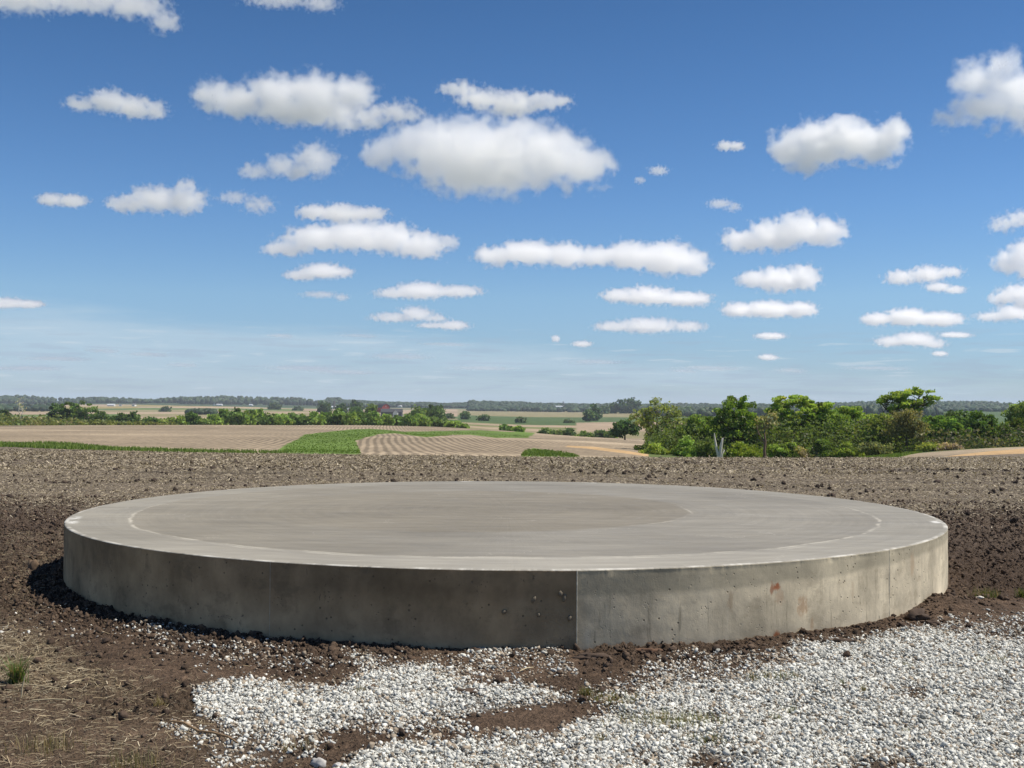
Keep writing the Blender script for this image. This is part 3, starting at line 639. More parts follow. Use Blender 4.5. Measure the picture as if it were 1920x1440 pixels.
    side = m.mix(right, (.34, .248, .145, 1), m.mix(far_r, (.56, .47, .325, 1), (.72, .63, .46, 1)))
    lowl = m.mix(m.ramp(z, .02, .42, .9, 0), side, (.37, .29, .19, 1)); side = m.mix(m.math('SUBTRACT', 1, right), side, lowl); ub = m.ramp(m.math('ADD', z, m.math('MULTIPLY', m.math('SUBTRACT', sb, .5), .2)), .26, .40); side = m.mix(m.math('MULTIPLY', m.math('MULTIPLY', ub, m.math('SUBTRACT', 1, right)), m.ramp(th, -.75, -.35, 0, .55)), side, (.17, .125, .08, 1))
    side = m.mix(1., side, m.ramp(sb, .3, .7, .52, 1.38, False), 'MULTIPLY'); side = m.mix(1., side, m.ramp(sm, .3, .7, .78, 1.18, False), 'MULTIPLY')
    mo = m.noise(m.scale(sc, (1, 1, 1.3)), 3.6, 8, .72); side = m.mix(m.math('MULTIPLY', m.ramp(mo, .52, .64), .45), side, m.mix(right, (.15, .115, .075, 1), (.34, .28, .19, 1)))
    # pour line: darker top band of the right panels
    pl = m.math('ADD', m.math('ADD', z, m.math('MULTIPLY', m.math('SUBTRACT', sb, .5), .10)), m.ramp(th, .1, 1.1, .0, -.09, False))
    side = m.mix(m.math('MULTIPLY', m.ramp(pl, .33, .38), m.math('MULTIPLY', right, .55)), side, (.26, .235, .17, 1))
    side = m.mix(m.math('MULTIPLY', m.ramp(streak, .55, .68), m.math('MULTIPLY', right, m.ramp(z, .5, .2, .02, .55))), side, (.20, .17, .12, 1))
    side = m.mix(m.math('MULTIPLY', m.ramp(streak, .40, .3), m.math('MULTIPLY', right, m.ramp(z, .4, .0, .0, .35))), side, (.62, .60, .54, 1))
    drk = m.noise(m.scale(sc, (1, 1, .25)), 30, 4, .6); side = m.mix(m.math('MULTIPLY', m.ramp(drk, .62, .68), m.math('MULTIPLY', m.ramp(sm, .5, .62), .6)), side, (.07, .06, .05, 1))
    v = m.vor(sc, 17); pit = m.ramp(v, .08, .15, 1, 0); pit = m.math('MULTIPLY', pit, m.ramp(m.noise(sc, 3.1, 2), .44, .54)); side = m.mix(m.math('MULTIPLY', pit, .65), side, (.05, .045, .035, 1))
    v2 = m.vor(sc, 41); pit2 = m.math('MULTIPLY', m.ramp(v2, .10, .22, 1, 0), m.ramp(m.noise(sc, 4.7, 2), .56, .66)); side = m.mix(m.math('MULTIPLY', pit2, .6), side, (.07, .06, .05, 1))
    for (px, py, wa, wz, amt, cc) in ((1456, 1100, .045, .028, .95, (.38, .13, .055, 1)), (1447, 1104, .018, .05, .75, (.34, .14, .07, 1)), (1462, 1118, .05, .07, .45, (.46, .30, .19, 1)), (1600, 1110, .02, .09, .35, (.42, .3, .18, 1)), (1456, 1192, .035, .045, .95, (.30, .11, .045, 1)), (1505, 1138, .06, .09, .55, (.40, .22, .11, 1)), (1370, 1128, .03, .08, .35, (.34, .2, .1, 1)), (1712, 1060, .05, .12, .4, (.45, .3, .18, 1)), (1523, 1172, .02, .06, .45, (.36, .2, .1, 1))):
        a, zz = on_wall(px, py)
        da = m.math('DIVIDE', m.math('MULTIPLY', m.math('SUBTRACT', th, a), PR), wa); dz = m.math('DIVIDE', m.math('SUBTRACT', z, zz), wz)
        d = m.math('SQRT', m.math('ADD', m.math('MULTIPLY', da, da), m.math('MULTIPLY', dz, dz))); d = m.math('ADD', d, m.math('MULTIPLY', m.math('SUBTRACT', m.noise(m.scale(sc, (1, 1, .5)), 34, 5, .7), .5), 2.6))
        side = m.mix(m.math('MULTIPLY', m.ramp(d, .35, 1.1, 1, 0), amt), side, cc)
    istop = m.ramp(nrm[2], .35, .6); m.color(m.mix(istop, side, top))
    # the rough patch left of the seam
    a0 = on_wall(1010, 1180)[0]; patch = m.math('MULTIPLY', m.ramp(m.math('ABSOLUTE', m.math('SUBTRACT', th, a0)), .02, .07, 1, 0), m.ramp(z, .36, .22, 0, 1)); patch = m.math('MULTIPLY', patch, m.math('SUBTRACT', 1, istop))
    rz = m.noise(sc, 46, 6, .7)
    h = m.math('ADD', m.math('MULTIPLY', med, .5), m.math('MULTIPLY', fine, .07)); h = m.math('ADD', h, m.math('MULTIPLY', m.math('MULTIPLY', rz, patch), 3.2)); h = m.math('SUBTRACT', h, m.math('MULTIPLY', m.math('MULTIPLY', m.math('MAXIMUM', pit, pit2), m.math('SUBTRACT', 1, istop)), .8))
    h = m.math('ADD', h, m.math('MULTIPLY', sm, .5))
    m.bump(h, .6, .014)
    m.put(m.b.inputs['Roughness'], m.math('ADD', m.ramp(med, .3, .7, .6, .8, False), m.math('MULTIPLY', m.math('SUBTRACT', 1, istop), .25)))
    return m.m
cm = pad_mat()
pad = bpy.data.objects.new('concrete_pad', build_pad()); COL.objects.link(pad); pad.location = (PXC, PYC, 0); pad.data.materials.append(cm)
tag(pad, 'large round grey concrete pad with a lit right side and dark left side', 'concrete pad')
finm = flat_mat('seam_mortar', (.45, .43, .36), .9, .3, 40)
def fin(th, w_, out, name):
    n = 40; zs = np.linspace(-.05, PH - .004, n); V = []; Fq = []
    for k, z in enumerate(zs):
        r = float(wall_r(np.array([th]))[0]); o_ = out * (.6 + .8 * random.random()); ww = w_ * (.7 + .6 * random.random())
        for da, dr in ((-ww, -.004), (-ww * .3, o_), (ww * .3, o_), (ww, -.004)):
            a = th + da / PR; V.append(((r + dr) * math.sin(a), -(r + dr) * math.cos(a), z))
        if k:
            b_ = 4 * (k - 1)
            for q in range(3): Fq.append((b_ + q, b_ + q + 1, b_ + q + 5, b_ + q + 4))
    return mesh_np(name, np.array(V), np.array(Fq), finm, parent=pad)
tag(fin(SEAM, .0045, .007, 'form_seam'), 'pale raised seam line where the dark and light panels meet')
tag(fin(SEAM2, .002, .0015, 'form_seam'), 'faint seam in the dark left part of the wall'); tag(fin(SEAM3, .002, .002, 'form_seam'), 'faint seam near the bright right end of the wall')
def lump(V0, F0, seed, amp=.25):
    r_ = np.random.default_rng(seed); d = V0.copy()
    k = 1 + amp * sum(np.sin(V0 @ r_.normal(size=3) * (1.5 + 1.6 * i) + r_.uniform(0, 6)) / (i + 1.) for i in range(5))
    return d * k[:, None]
nubm = flat_mat('nub_concrete', (.15, .125, .09), .85, .2, 30)
for (px, py, L_, tl) in ((1000, 1124, .05, .5), (1050, 1112, .035, .2), (1057, 1119, .045, .3), (945, 1146, .03, .8), (1010, 1152, .025, .3), (1066, 1157, .03, .2)):
    a, z = on_wall(px, py); r = float(wall_r(np.array([a]))[0])
    V0 = lump(ICO1[0], None, px, .2) * np.array((.012, .016, L_ * .62))
    ct, st = math.cos(tl), math.sin(tl); V1 = np.stack([V0[:, 0] * ct + V0[:, 2] * st, V0[:, 1], -V0[:, 0] * st + V0[:, 2] * ct], 1)
    ca, sa = math.cos(a), math.sin(a); V2 = np.stack([V1[:, 0] * ca - V1[:, 1] * sa * -1, V1[:, 0] * sa + V1[:, 1] * ca * -1, V1[:, 2]], 1)
    mesh_np('concrete_nub', V2 + np.array(((r + .002) * sa, -(r + .002) * ca, z)), ICO1[1], nubm, parent=pad, smooth=True)

# ------------------------------------------------------------------ single small things on the near ground
def rock(name, px, py, size, color, seed, label, cat, group=None, sink=.3, rot=0, amp=.22, mat=None):
    p = gp(px, py, .01); zz = nz(p.x, p.y)
    v, f = ICO2; size = (size[0], size[1], size[2] * (.7 if name == 'soil_clump' else 1)); V0 = lump(v, f, seed, amp) * np.array(size) * .5
    c_, s_ = math.cos(rot), math.sin(rot); V0 = np.stack([V0[:, 0] * c_ - V0[:, 1] * s_, V0[:, 0] * s_ + V0[:, 1] * c_, V0[:, 2]], 1)
    V0 = V0 * (1 + np.random.default_rng(seed).normal(0, .07 if amp < .3 else .13, (len(V0), 1))); o = mesh_np(name, V0, f, mat or flat_mat(name, color, .95, .35, 45), smooth=False); o.location = (p.x, p.y, zz + size[2] * (.5 - sink)); return tag(o, label, cat, group)
rock('rock', 597, 1432, (.065, .05, .05), (.46, .44, .41), 5, 'grey white fist sized rock at the bottom edge of the gravel', 'rock')
rock('rock', 632, 1436, (.035, .03, .03), (.52, .5, .47), 6, 'small pale rock just right of the fist sized grey rock', 'rock')
rock('flat_stone', 1836, 1121, (.07, .045, .022), (.62, .6, .54), 9, 'flat white stone lying on brown dirt right of the pad', 'stone', rot=-.5)
G_ = 'clumps of soil against the pad and on the gravel'
dk = (.075, .052, .038)
for a in ((1575, 1203, (.16, .07, .045), 11, 'flat dark slab of soil at the foot of the rust stained wall'),
          (1212, 1219, (.17, .09, .06), 12, 'reddish brown flat clump of soil by the wall just right of the seam'),
          (1722, 1160, (.16, .12, .13), 13, 'tall dark clump of soil piled at the right end of the wall'),
          (1692, 1172, (.07, .06, .06), 14, 'small round clump of soil left of the tall pile at the wall'),
          (937, 1272, (.07, .05, .045), 15, 'single dark clump in bare dirt in front of the dark wall'),
          (872, 1296, (.14, .08, .045), 16, 'low brown clump lying on top of the left gravel patch'),
          (1750, 1168, (.09, .07, .06), 17, 'dark clump of soil right of the tall pile at the wall'),
          (890, 1222, (.06, .05, .045), 18, 'dark clump of soil touching the foot of the dark wall'),
          (1800, 1178, (.12, .05, .03), 19, 'thin dark crust of soil on the edge of gravel at the right'),
          (560, 1345, (.09, .04, .03), 20, 'earthy flat clump in the gravel right of the stick'),
          (485, 1192, (.12, .1, .07), 21, 'large dark clump of soil in the shade of the left wall'),
          (1110, 1232, (.2, .08, .04), 22, 'broad dark clump of soil just below the pale seam')):
    rock('soil_clump', a[0], a[1], a[2], dk if a[3] != 12 else (.12, .07, .045), a[3], a[4], 'soil clump', G_, amp=.3)
rock('wood_chunk', 62, 1068, (.10, .05, .13), (.15, .105, .07), 23, 'upright brown wood chunk in the dirt left of the pad', 'wood chunk', rot=.5, sink=.2)
rock('soil_clump', 74, 1044, (.11, .07, .06), dk, 24, 'dark clump of soil beside the upright wood chunk', 'soil clump', G_, amp=.3)

def tube(pts, rad, seg=6):
    """tapered tube through points -> V, F"""
    pts = [np.array(p, float) for p in pts]; V = []; Fq = []
    for i, p in enumerate(pts):
        d = pts[min(i + 1, len(pts) - 1)] - pts[max(i - 1, 0)]; d = d / (np.linalg.norm(d) + 1e-9)
        a = np.cross(d, (0, 0, 1.) if abs(d[2]) < .9 else (1., 0, 0)); a /= np.linalg.norm(a); b_ = np.cross(d, a)
        for k in range(seg):
            t = 2 * math.pi * k / seg; V.append(p + (a * math.cos(t) + b_ * math.sin(t)) * rad[i])
    for i in range(len(pts) - 1):
        for k in range(seg): Fq.append((i * seg + k, i * seg + (k + 1) % seg, (i + 1) * seg + (k + 1) % seg, (i + 1) * seg + k))
    return np.array(V), np.array(Fq)
def tubes_obj(name, lst, mat, parent=None, seg=6):
    Vs, Fs, o_ = [], [], 0
    for pts, rad in lst:
        v, f = tube(pts, rad, seg); Vs.append(v); Fs.append(f + o_); o_ += len(v)
    return mesh_np(name, np.concatenate(Vs), np.concatenate(Fs), mat, parent=parent, smooth=True)
stickm = flat_mat('stick_bark', (.25, .165, .09), .9, .35, 60); stemm = flat_mat('dry_stem', (.5, .42, .27), .8, .2, 60)
pts = []
for k, (px, py) in enumerate(((318, 1346), (345, 1352), (372, 1362), (400, 1368), (428, 1379), (447, 1387))):
    p = gp(px, py, .03); pts.append((p.x, p.y, nz(p.x, p.y) + .022 + .008 * math.sin(k * 2)))
tag(tubes_obj('stick', [(pts, [.004, .006, .0065, .006, .005, .003])], stickm), 'long thin brown stick lying across the left edge of gravel', 'stick')
for (a, b_, lab, rr_) in (((120, 1284), (163, 1272), 'thick pale yellow stalk lying right of the green tuft', .004), ((0, 1282), (110, 1286), 'long thin straw stalk lying left below the green tuft', .0025), ((60, 1310), (132, 1310), 'short pale stalk in the dirt below the green tuft', .003), ((975, 1256), (1000, 1250), 'pale broken stalk on bare dirt near the dark wall', .004)):
    p, q = gp(*a, .02), gp(*b_, .02); tag(tubes_obj('dry_stalk', [([(p.x, p.y, nz(p.x, p.y) + .012), ((p.x + q.x) / 2, (p.y + q.y) / 2, nz((p.x + q.x) / 2, (p.y + q.y) / 2) + .018), (q.x, q.y, nz(q.x, q.y) + .012)], [rr_, rr_, rr_ * .7])], stemm), lab, 'stalk', 'dry stalks on the dirt')
p = gp(40, 1308, .0); z0 = nz(p.x, p.y)
tag(tubes_obj('dry_stalk', [([(p.x, p.y, z0), (p.x + .005, p.y, z0 + .06), (p.x + .018, p.y, z0 + .12)], [.004, .004, .003])], stemm), 'upright cream coloured stalk standing in the green tuft', 'stalk', 'dry stalks on the dirt')
def tuft(name, px, py, n, h, spread, colr, label, cat, group, wd=.004, tilt=.5, brown=.2):
    wide = spread >= .055 and n != 260; spread = spread if wide else spread * .4
    p = gp(px, py, .01); x = rng.normal(0, spread, n); y = rng.normal(0, spread * .7, n)
    z = near_z(x + p.x, y + p.y) - nz(p.x, p.y) - .004; hh = h * rng.uniform(.4, 1.15, n); c_ = np.array(colr) * rng.uniform(.7, 1.3, (n, 1))
    k = rng.uniform(size=n) < brown; c_[k] = np.array((.32, .25, .13)) * rng.uniform(.7, 1.2, (k.sum(), 1))
    V, f, cc = blades_mesh(x, y, z, hh, wd * rng.uniform(.7, 1.3, n), c_, tilt); o = mesh_np(name, V, f, grass_m, col=cc); o.location = (p.x, p.y, nz(p.x, p.y))
    if wide: o.name = 'grass_patch'; return tag(o, label, kind='stuff')
    return tag(o, label, cat, group)
GG = 'grass tufts growing on the ground around the pad'
tuft('grass_tuft', 30, 1278, 260, .15, .055, (.11, .19, .05), 'tall dense green grass tuft among straw at the left edge', 'grass tuft', GG, .005, 1.0, .38)
tuft('grass_tuft', 1850, 1118, 170, .09, .06, (.11, .15, .04), 'green grass tuft on brown dirt just behind the flat white stone', 'grass tuft', GG, .004, .5, .3)
tuft('grass_tuft', 1915, 1118, 140, .09, .05, (.10, .15, .04), 'green grass tuft at the right edge of the brown dirt', 'grass tuft', GG, .004, .5, .3)
for (px, py, n_, h_, sp, cc, lab) in (
    (675, 1296, 60, .05, .035, (.2, .19, .09), 'yellowish small tuft at the left end of the gravel'),
    (1100, 1298, 160, .05, .05, (.15, .16, .05), 'low olive tuft on grey dirt below the pale seam'),
    (1150, 1310, 240, .05, .07, (.26, .25, .10), 'low yellow green tuft right of the olive tuft on grey dirt'),
    (1235, 1352, 420, .06, .12, (.26, .26, .11), 'wide thin patch of yellow green grass in the central gravel'),
    (1290, 1350, 320, .06, .09, (.24, .26, .10), 'patch of light grass right of the wide thin patch in gravel'),
    (1125, 1385, 60, .045, .05, (.2, .19, .08), 'sparse yellowish tuft near the bare patch at bottom centre'),
    (1330, 1385, 180, .05, .06, (.15, .18, .07), 'grass tuft low in the gravel below the light grass patches'),
    (1460, 1272, 220, .06, .07, (.14, .18, .06), 'green tuft on gravel below the lower rust stain'),
    (1410, 1275, 50, .07, .03, (.14, .16, .06), 'slim upright tuft left of the green tuft under the rust stains'),
    (1455, 1348, 60, .05, .04, (.12, .17, .06), 'small green sprig in the middle of the right gravel'),
    (1480, 1335, 60, .06, .05, (.13, .17, .06), 'leaning green sprig beside the small green sprig'),
    (1620, 1295, 40, .06, .02, (.15, .17, .07), 'thin upright sprig in the open gravel at the right'),
    (1580, 1285, 30, .06, .02, (.12, .14, .05), 'thin dark sprig left of the upright sprig in open gravel'),
    (1860, 1238, 80, .06, .06, (.17, .2, .08), 'yellow green tuft on gravel near the right edge'),
    (1700, 1248, 60, .045, .05, (.19, .2, .09), 'pale low tuft on gravel below the right end of the wall'),
    (1832, 1352, 40, .03, .03, (.3, .25, .08), 'small golden weed on the gravel at the lower right'),
    (1700, 1372, 40, .03, .03, (.24, .24, .1), 'tiny pale weed left of the golden weed on gravel'),
    (560, 1400, 60, .06, .06, (.3, .26, .14), 'dry thin tuft on the sparse gravel left of bottom centre'),
    (90, 1400, 140, .09, .10, (.22, .19, .10), 'dry brown grass tuft on the dirt at the bottom left'),
    (262, 1432, 160, .08, .08, (.17, .16, .08), 'dark dry grass tuft on dirt at the bottom right of the stick'),
    (300, 1318, 70, .05, .05, (.4, .33, .17), 'curled straw coloured tuft just above the stick')):
    tuft('grass_tuft', px, py, n_, h_, sp, cc, lab, 'grass tuft', GG, .003, .6, .35)

def find_Y(u, v, Y0, Y1):
    """distance at which the land in column u shows at photo row v"""
    Y = np.exp(np.linspace(math.log(Y0), math.log(Y1), 300)); x = (u - 960) * Y / F; vv = proj(x, Y, Z(x, Y))[1]
    return float(Y[np.argmin(np.abs(vv - v))])
# ------------------------------------------------------------------ trees
leaf = leaf_mat('leaves', .42); bark = flat_mat('bark', (.085, .07, .055), .95, .3, 2.); palebark = flat_mat('pale_bark', (.58, .54, .48), .9, .25, 2.); greybark = flat_mat('grey_bark', (.22, .2, .175), .9, .3, 2.)
QUAD = np.array([(-.5, -.5, 0), (.5, -.5, .12), (.5, .5, -.05), (-.5, .5, .1)], float)
def leaves_mesh(name, P, size, cols, parent, flat=0.):
    n = len(P); rot = rand_rot(n) if not flat else rand_rot(n, flat)
    v = np.broadcast_to(QUAD, (n, 4, 3)) * (size[:, None] * np.stack([np.ones(n), rng.uniform(.5, .9, n), np.ones(n)], 1))[:, None, :]
    v = np.einsum('nij,nkj->nki', rot, v) + P[:, None, :]
    return mesh_np(name, v.reshape(-1, 3), np.arange(4 * n).reshape(-1, 4), leaf, parent=parent, col=np.repeat(cols, 4, 0))
def tree(name, label, u, Y, lobes, colr, n=3000, leafs=.25, clump=.5, nclump=60, trunk=.18, group=None, cat='tree', shell=.55, colv=.24, tmat=None, twigs=True, flat=1.5, extra=None, basev=None, depth=.85, part='crown', fork=.4):
    """lobes in photo pixels (cx, cy, rx, ry) at distance Y; the tree stands on the land there"""
    k = Y / F; bx = (u - 960) * k; bz = zat(bx, Y) if Y > 60 else nz(bx, Y)
    root = bpy.data.objects.new(name, None); COL.objects.link(root); root.location = (bx, Y, bz); tag(root, label, cat, group)
    base = Vector((bx, Y, bz)); L = []
    for (cx, cy, rx, ry) in lobes:
        p = at(cx, cy, Y) - base; L.append((np.array(p), np.array((rx * k, max(rx, ry) * k * depth, ry * k))))
    vol = np.array([r[0] * r[1] * r[2] for _, r in L]) ** (2 / 3.); pr = vol / vol.sum(); tw = []
    ns = rng.multinomial(nclump, pr); CC = []; LI = []
    for i, ((c_, r_), m_) in enumerate(zip(L, ns)):
        m_ = max(m_, 3); d = rng.normal(size=(m_, 3)); d /= np.linalg.norm(d, axis=1)[:, None]; rad = (shell + (1 - shell) * rng.uniform(size=(m_, 1))) * .96
        CC.append(c_ + d * rad * r_ * (1 + .10 * rng.normal(size=(m_, 1)))); LI += [i] * m_
    CC = np.concatenate(CC); LI = np.array(LI); CC[:, 2] = np.maximum(CC[:, 2], .15)
    ci = rng.integers(0, len(CC), n); cs = clump * rng.uniform(.55, 1.3, len(CC))
    P = CC[ci] + np.clip(rng.normal(size=(n, 3)), -1.7, 1.7) * (cs[ci] * .55)[:, None] * np.array((1, 1, .62 if flat > 1.2 else .36)); P[:, 2] = np.maximum(P[:, 2], .05)
    cc = np.array(colr)[None] * (1 + colv * rng.normal(size=(len(CC), 1)))[ci] * rng.uniform(.8, 1.2, (n, 1)); cc *= 1 + .08 * rng.normal(size=(n, 1)) * np.array((1, 0, .5))
    cc = np.clip(cc * np.array((3.0, 2.95, 2.6)), .012, .62)
    leaves_mesh(part, P, leafs * rng.uniform(.6, 1.4, n), cc, root, flat)
    H = max(c_[2] for c_, _ in L); top = np.mean([c_ for c_, _ in L], 0)
    f0 = np.array((top[0] * .3, top[1] * .3, H * fork)); lst = [([(0, 0, -.3), (f0[0] * .4, f0[1] * .4, H * fork * .5), tuple(f0)], [trunk * 1.25, trunk, trunk * .8])]
    for i, (c_, r_) in enumerate(L):
        m_ = (f0 + c_) / 2 + rng.normal(size=3) * .08 * H * np.array((1, 1, .3)); e = c_ + np.array((0, 0, r_[2] * .2)); lst.append(([tuple(f0), tuple(m_), tuple(e)], [trunk * .7, trunk * .42, trunk * .2]))
        if twigs:
            idx = np.where(LI == i)[0]
            for j in idx[:14]:
                q = CC[j]; s0 = m_ + (e - m_) * rng.uniform(.1, .9); mm = (s0 + q) / 2 + rng.normal(size=3) * .05 * H; lst.append(([tuple(s0), tuple(mm), tuple(q)], [trunk * .24, trunk * .15, trunk * .06]))
    if extra: lst += extra
    tubes_obj('trunk', lst, tmat or bark, root, 5)
    return root
YG = (.118, .165, .036); MG = (.082, .125, .030); DG = (.045, .075, .022); OL = (.098, .118, .046); RB = (.078, .076, .036); BG = (.04, .07, .033); LG = (.12, .155, .035)
RG = 'trees along the right side of the field'
tree('tree', 'airy olive tree with open crown at the left end of the right treeline', 1233, 150, [(1230, 762, 30, 18), (1205, 785, 26, 14), (1255, 775, 24, 16), (1228, 792, 34, 14), (1215, 812, 20, 10), (1262, 795, 18, 12)], OL, 2400, .22, .62, 85, .17, RG, shell=.6, tmat=greybark)
tree('tree', 'dark bluish green round tree behind the end of stubble field', 1172, 260, [(1172, 800, 20, 13), (1160, 808, 12, 9), (1186, 806, 12, 10)], BG, 2600, .45, .9, 50, .2, RG)
tree('tree', 'rounded light green tree left of the tall dense tree', 1312, 145, [(1312, 797, 28, 20), (1300, 820, 24, 22), (1328, 822, 22, 24), (1285, 812, 16, 14)], MG, 8500, .21, .6, 90, .18, RG)
tree('tree', 'tall dense dark green tree behind the dead snag', 1378, 142, [(1378, 772, 36, 28), (1360, 790, 24, 26), (1400, 790, 24, 30), (1382, 825, 34, 26), (1410, 826, 18, 26), (1375, 755, 24, 13)], (.07, .11, .02), 13500, .21, .6, 140, .22, RG)
tree('tree', 'half bare grey tree with thin crown right of the dense tree', 1432, 140, [(1432, 800, 16, 20), (1420, 820, 12, 14), (1445, 785, 14, 14)], (.12, .115, .06), 500, .22, .6, 30, .1, RG, tmat=greybark)
tree('tree', 'wide spreading yellow green tree with layered top and dark trunk', 1500, 148, [(1490, 752, 38, 13), (1462, 768, 26, 13), (1528, 765, 36, 12), (1490, 778, 42, 14), (1538, 785, 28, 15), (1462, 798, 24, 16), (1505, 800, 30, 14)], YG, 15000, .21, .6, 150, .2, RG, shell=.45, flat=1.1, fork=.55)
tree('tree', 'mid green tree with drooping outline right of the spreading tree', 1560, 146, [(1560, 790, 30, 18), (1545, 815, 28, 22), (1580, 812, 24, 26)], (.088, .13, .032), 8500, .2, .6, 90, .16, RG)
tree('tree', 'yellow green feathery tree between spreading tree and umbrella tree', 1608, 152, [(1600, 772, 26, 9), (1610, 790, 34, 16), (1592, 815, 28, 22), (1628, 815, 22, 22)], (.10, .145, .034), 8500, .21, .6, 90, .18, RG)
tree('tree', 'tall flat topped umbrella shaped tree above the other crowns', 1700, 150, [(1664, 746, 30, 7), (1690, 740, 26, 7), (1724, 734, 24, 7), (1742, 746, 26, 6), (1700, 753, 34, 8), (1712, 768, 22, 9), (1648, 752, 18, 5), (1680, 764, 22, 8), (1728, 757, 20, 6)], (.112, .155, .036), 7000, .21, .6, 110, .26, RG, shell=.3, flat=.9, fork=.5)
tree('tree', 'brownish tree just coming into leaf below the umbrella tree', 1700, 138, [(1700, 792, 34, 24), (1722, 805, 22, 22), (1680, 812, 24, 22), (1695, 780, 26, 12)], RB, 6000, .16, .6, 90, .17, RG, colv=.2)
tree('tree', 'olive tree with dark lower branches left of the brownish tree', 1655, 142, [(1655, 792, 28, 20), (1645, 820, 26, 20), (1668, 815, 20, 18)], (.085, .112, .032), 7000, .2, .6, 80, .16, RG)
tree('tree', 'dark green leafy tree right of the brownish tree', 1758, 148, [(1752, 795, 22, 20), (1775, 800, 24, 20), (1795, 812, 22, 18), (1762, 818, 26, 16)], (.06, .10, .025), 8500, .21, .6, 90, .16, RG)
tree('tree', 'rounded dark tree near the right edge standing on the field rim', 1842, 150, [(1842, 795, 30, 22), (1830, 815, 26, 18), (1860, 815, 24, 18)], (.04, .07, .018), 9500, .21, .6, 90, .18, RG)
tree('tree', 'dark olive round tree at the right edge of picture', 1902, 146, [(1902, 805, 26, 20), (1915, 818, 24, 16), (1885, 818, 16, 14)], (.06, .085, .02), 8500, .21, .6, 80, .16, RG)
tree('tree', 'light olive tree with pointed top behind the dark olive edge tree', 1912, 165, [(1905, 775, 22, 14), (1925, 772, 26, 18), (1915, 792, 28, 14)], (.09, .125, .04), 6500, .22, .7, 70, .2, RG)
tree('tree', 'dark green crown rising behind between leafy tree and round tree', 1800, 190, [(1795, 785, 26, 12), (1815, 795, 26, 14)], (.035, .06, .022), 3000, .34, .8, 50, .18, RG)
for (u, x0, col_, lab, tp) in ((1285, 20, MG, 'light green shrub at the foot of the airy olive tree', 818), (1232, 26, (.10, .13, .03), 'olive shrub left of the light green shrub under the airy tree', 828), (1330, 24, (.05, .07, .02), 'dark shrub in the shade left of the dead snag', 822), (1395, 28, (.095, .125, .02), 'bright shrub just right of the dead snag', 826), (1465, 26, (.085, .12, .025), 'green shrub right of the reddish broken trunk', 820), (1510, 24, (.15, .13, .08), 'pale twiggy shrub under the spreading tree', 836), (1540, 22, (.05, .075, .02), 'dark shrub right of the pale twiggy shrub', 822), (1590, 26, (.08, .105, .025), 'shrub under the feathery yellow green tree', 825), (1640, 26, (.09, .10, .05), 'brownish shrub under the olive tree at the grass verge', 830), (1775, 26, (.16, .13, .11), 'low grey brown brush along the field rim', 834), (1745, 18, (.12, .14, .04), 'small light shrub left of the low grey brown brush', 832), (1480, 18, (.04, .06, .02), 'dark hollow shrub left of the pale twiggy shrub', 826)):
    bot = 862 if u < 1620 else 842
    Yb = 128 if u < 1620 else 126
    tree('shrub', lab, u, Yb, [(u, (tp + bot) / 2 + 3, x0, (bot - tp) / 2 + 3), (u - x0 * .5, (tp + bot) / 2 + 8, x0 * .7, 14), (u + x0 * .5, (tp + bot) / 2 + 8, x0 * .7, 13)], col_, 3400, .16, .45, 50, .06, 'shrubs in front of the right treeline', 'shrub', twigs=False, part='foliage', fork=.2)
# dead snag and broken trunk
def snag(name, label, u, Y, paths, mat):
    k = Y / F; bx = (u - 960) * k; bz = zat(bx, Y); root = bpy.data.objects.new(name, None); COL.objects.link(root); root.location = (bx, Y, bz); tag(root, label, 'dead tree')
    b0 = Vector((bx, Y, bz))
    for nm, pp, rad in paths:
        q = [tuple(at(a, b_, Y) - b0) for a, b_ in pp]
        if pp[0][1] > 850: q = [(q[0][0], 0, -.2)] + q; rad = [rad[0]] + list(rad)
        tubes_obj(nm, [(q, [r_ * .8 for r_ in rad])], mat, root, 7)
SN = .62
snag('dead_snag', 'white forked dead tree trunk standing before the dark trees', 1349, 120, [('trunk', [(1348, 858), (1343, 840), (1340, 820), (1339, 812)], [.22, .17, .10, .05]), ('limb', [(1350, 856), (1352, 835), (1355, 822), (1358, 820)], [.2, .2, .12, .04]), ('limb', [(1353, 852), (1358, 844), (1356, 842)], [.14, .09, .03])], palebark)
snag('broken_trunk', 'reddish brown broken tree trunk right of the white snag', 1434, 124, [('trunk', [(1434, 858), (1433, 845), (1435, 828), (1433, 812)], [.22, .2, .16, .1]), ('limb', [(1434, 830), (1422, 812), (1418, 795)], [.1, .07, .03])], flat_mat('red_bark', (.16, .10, .075), .9, .3, 2))

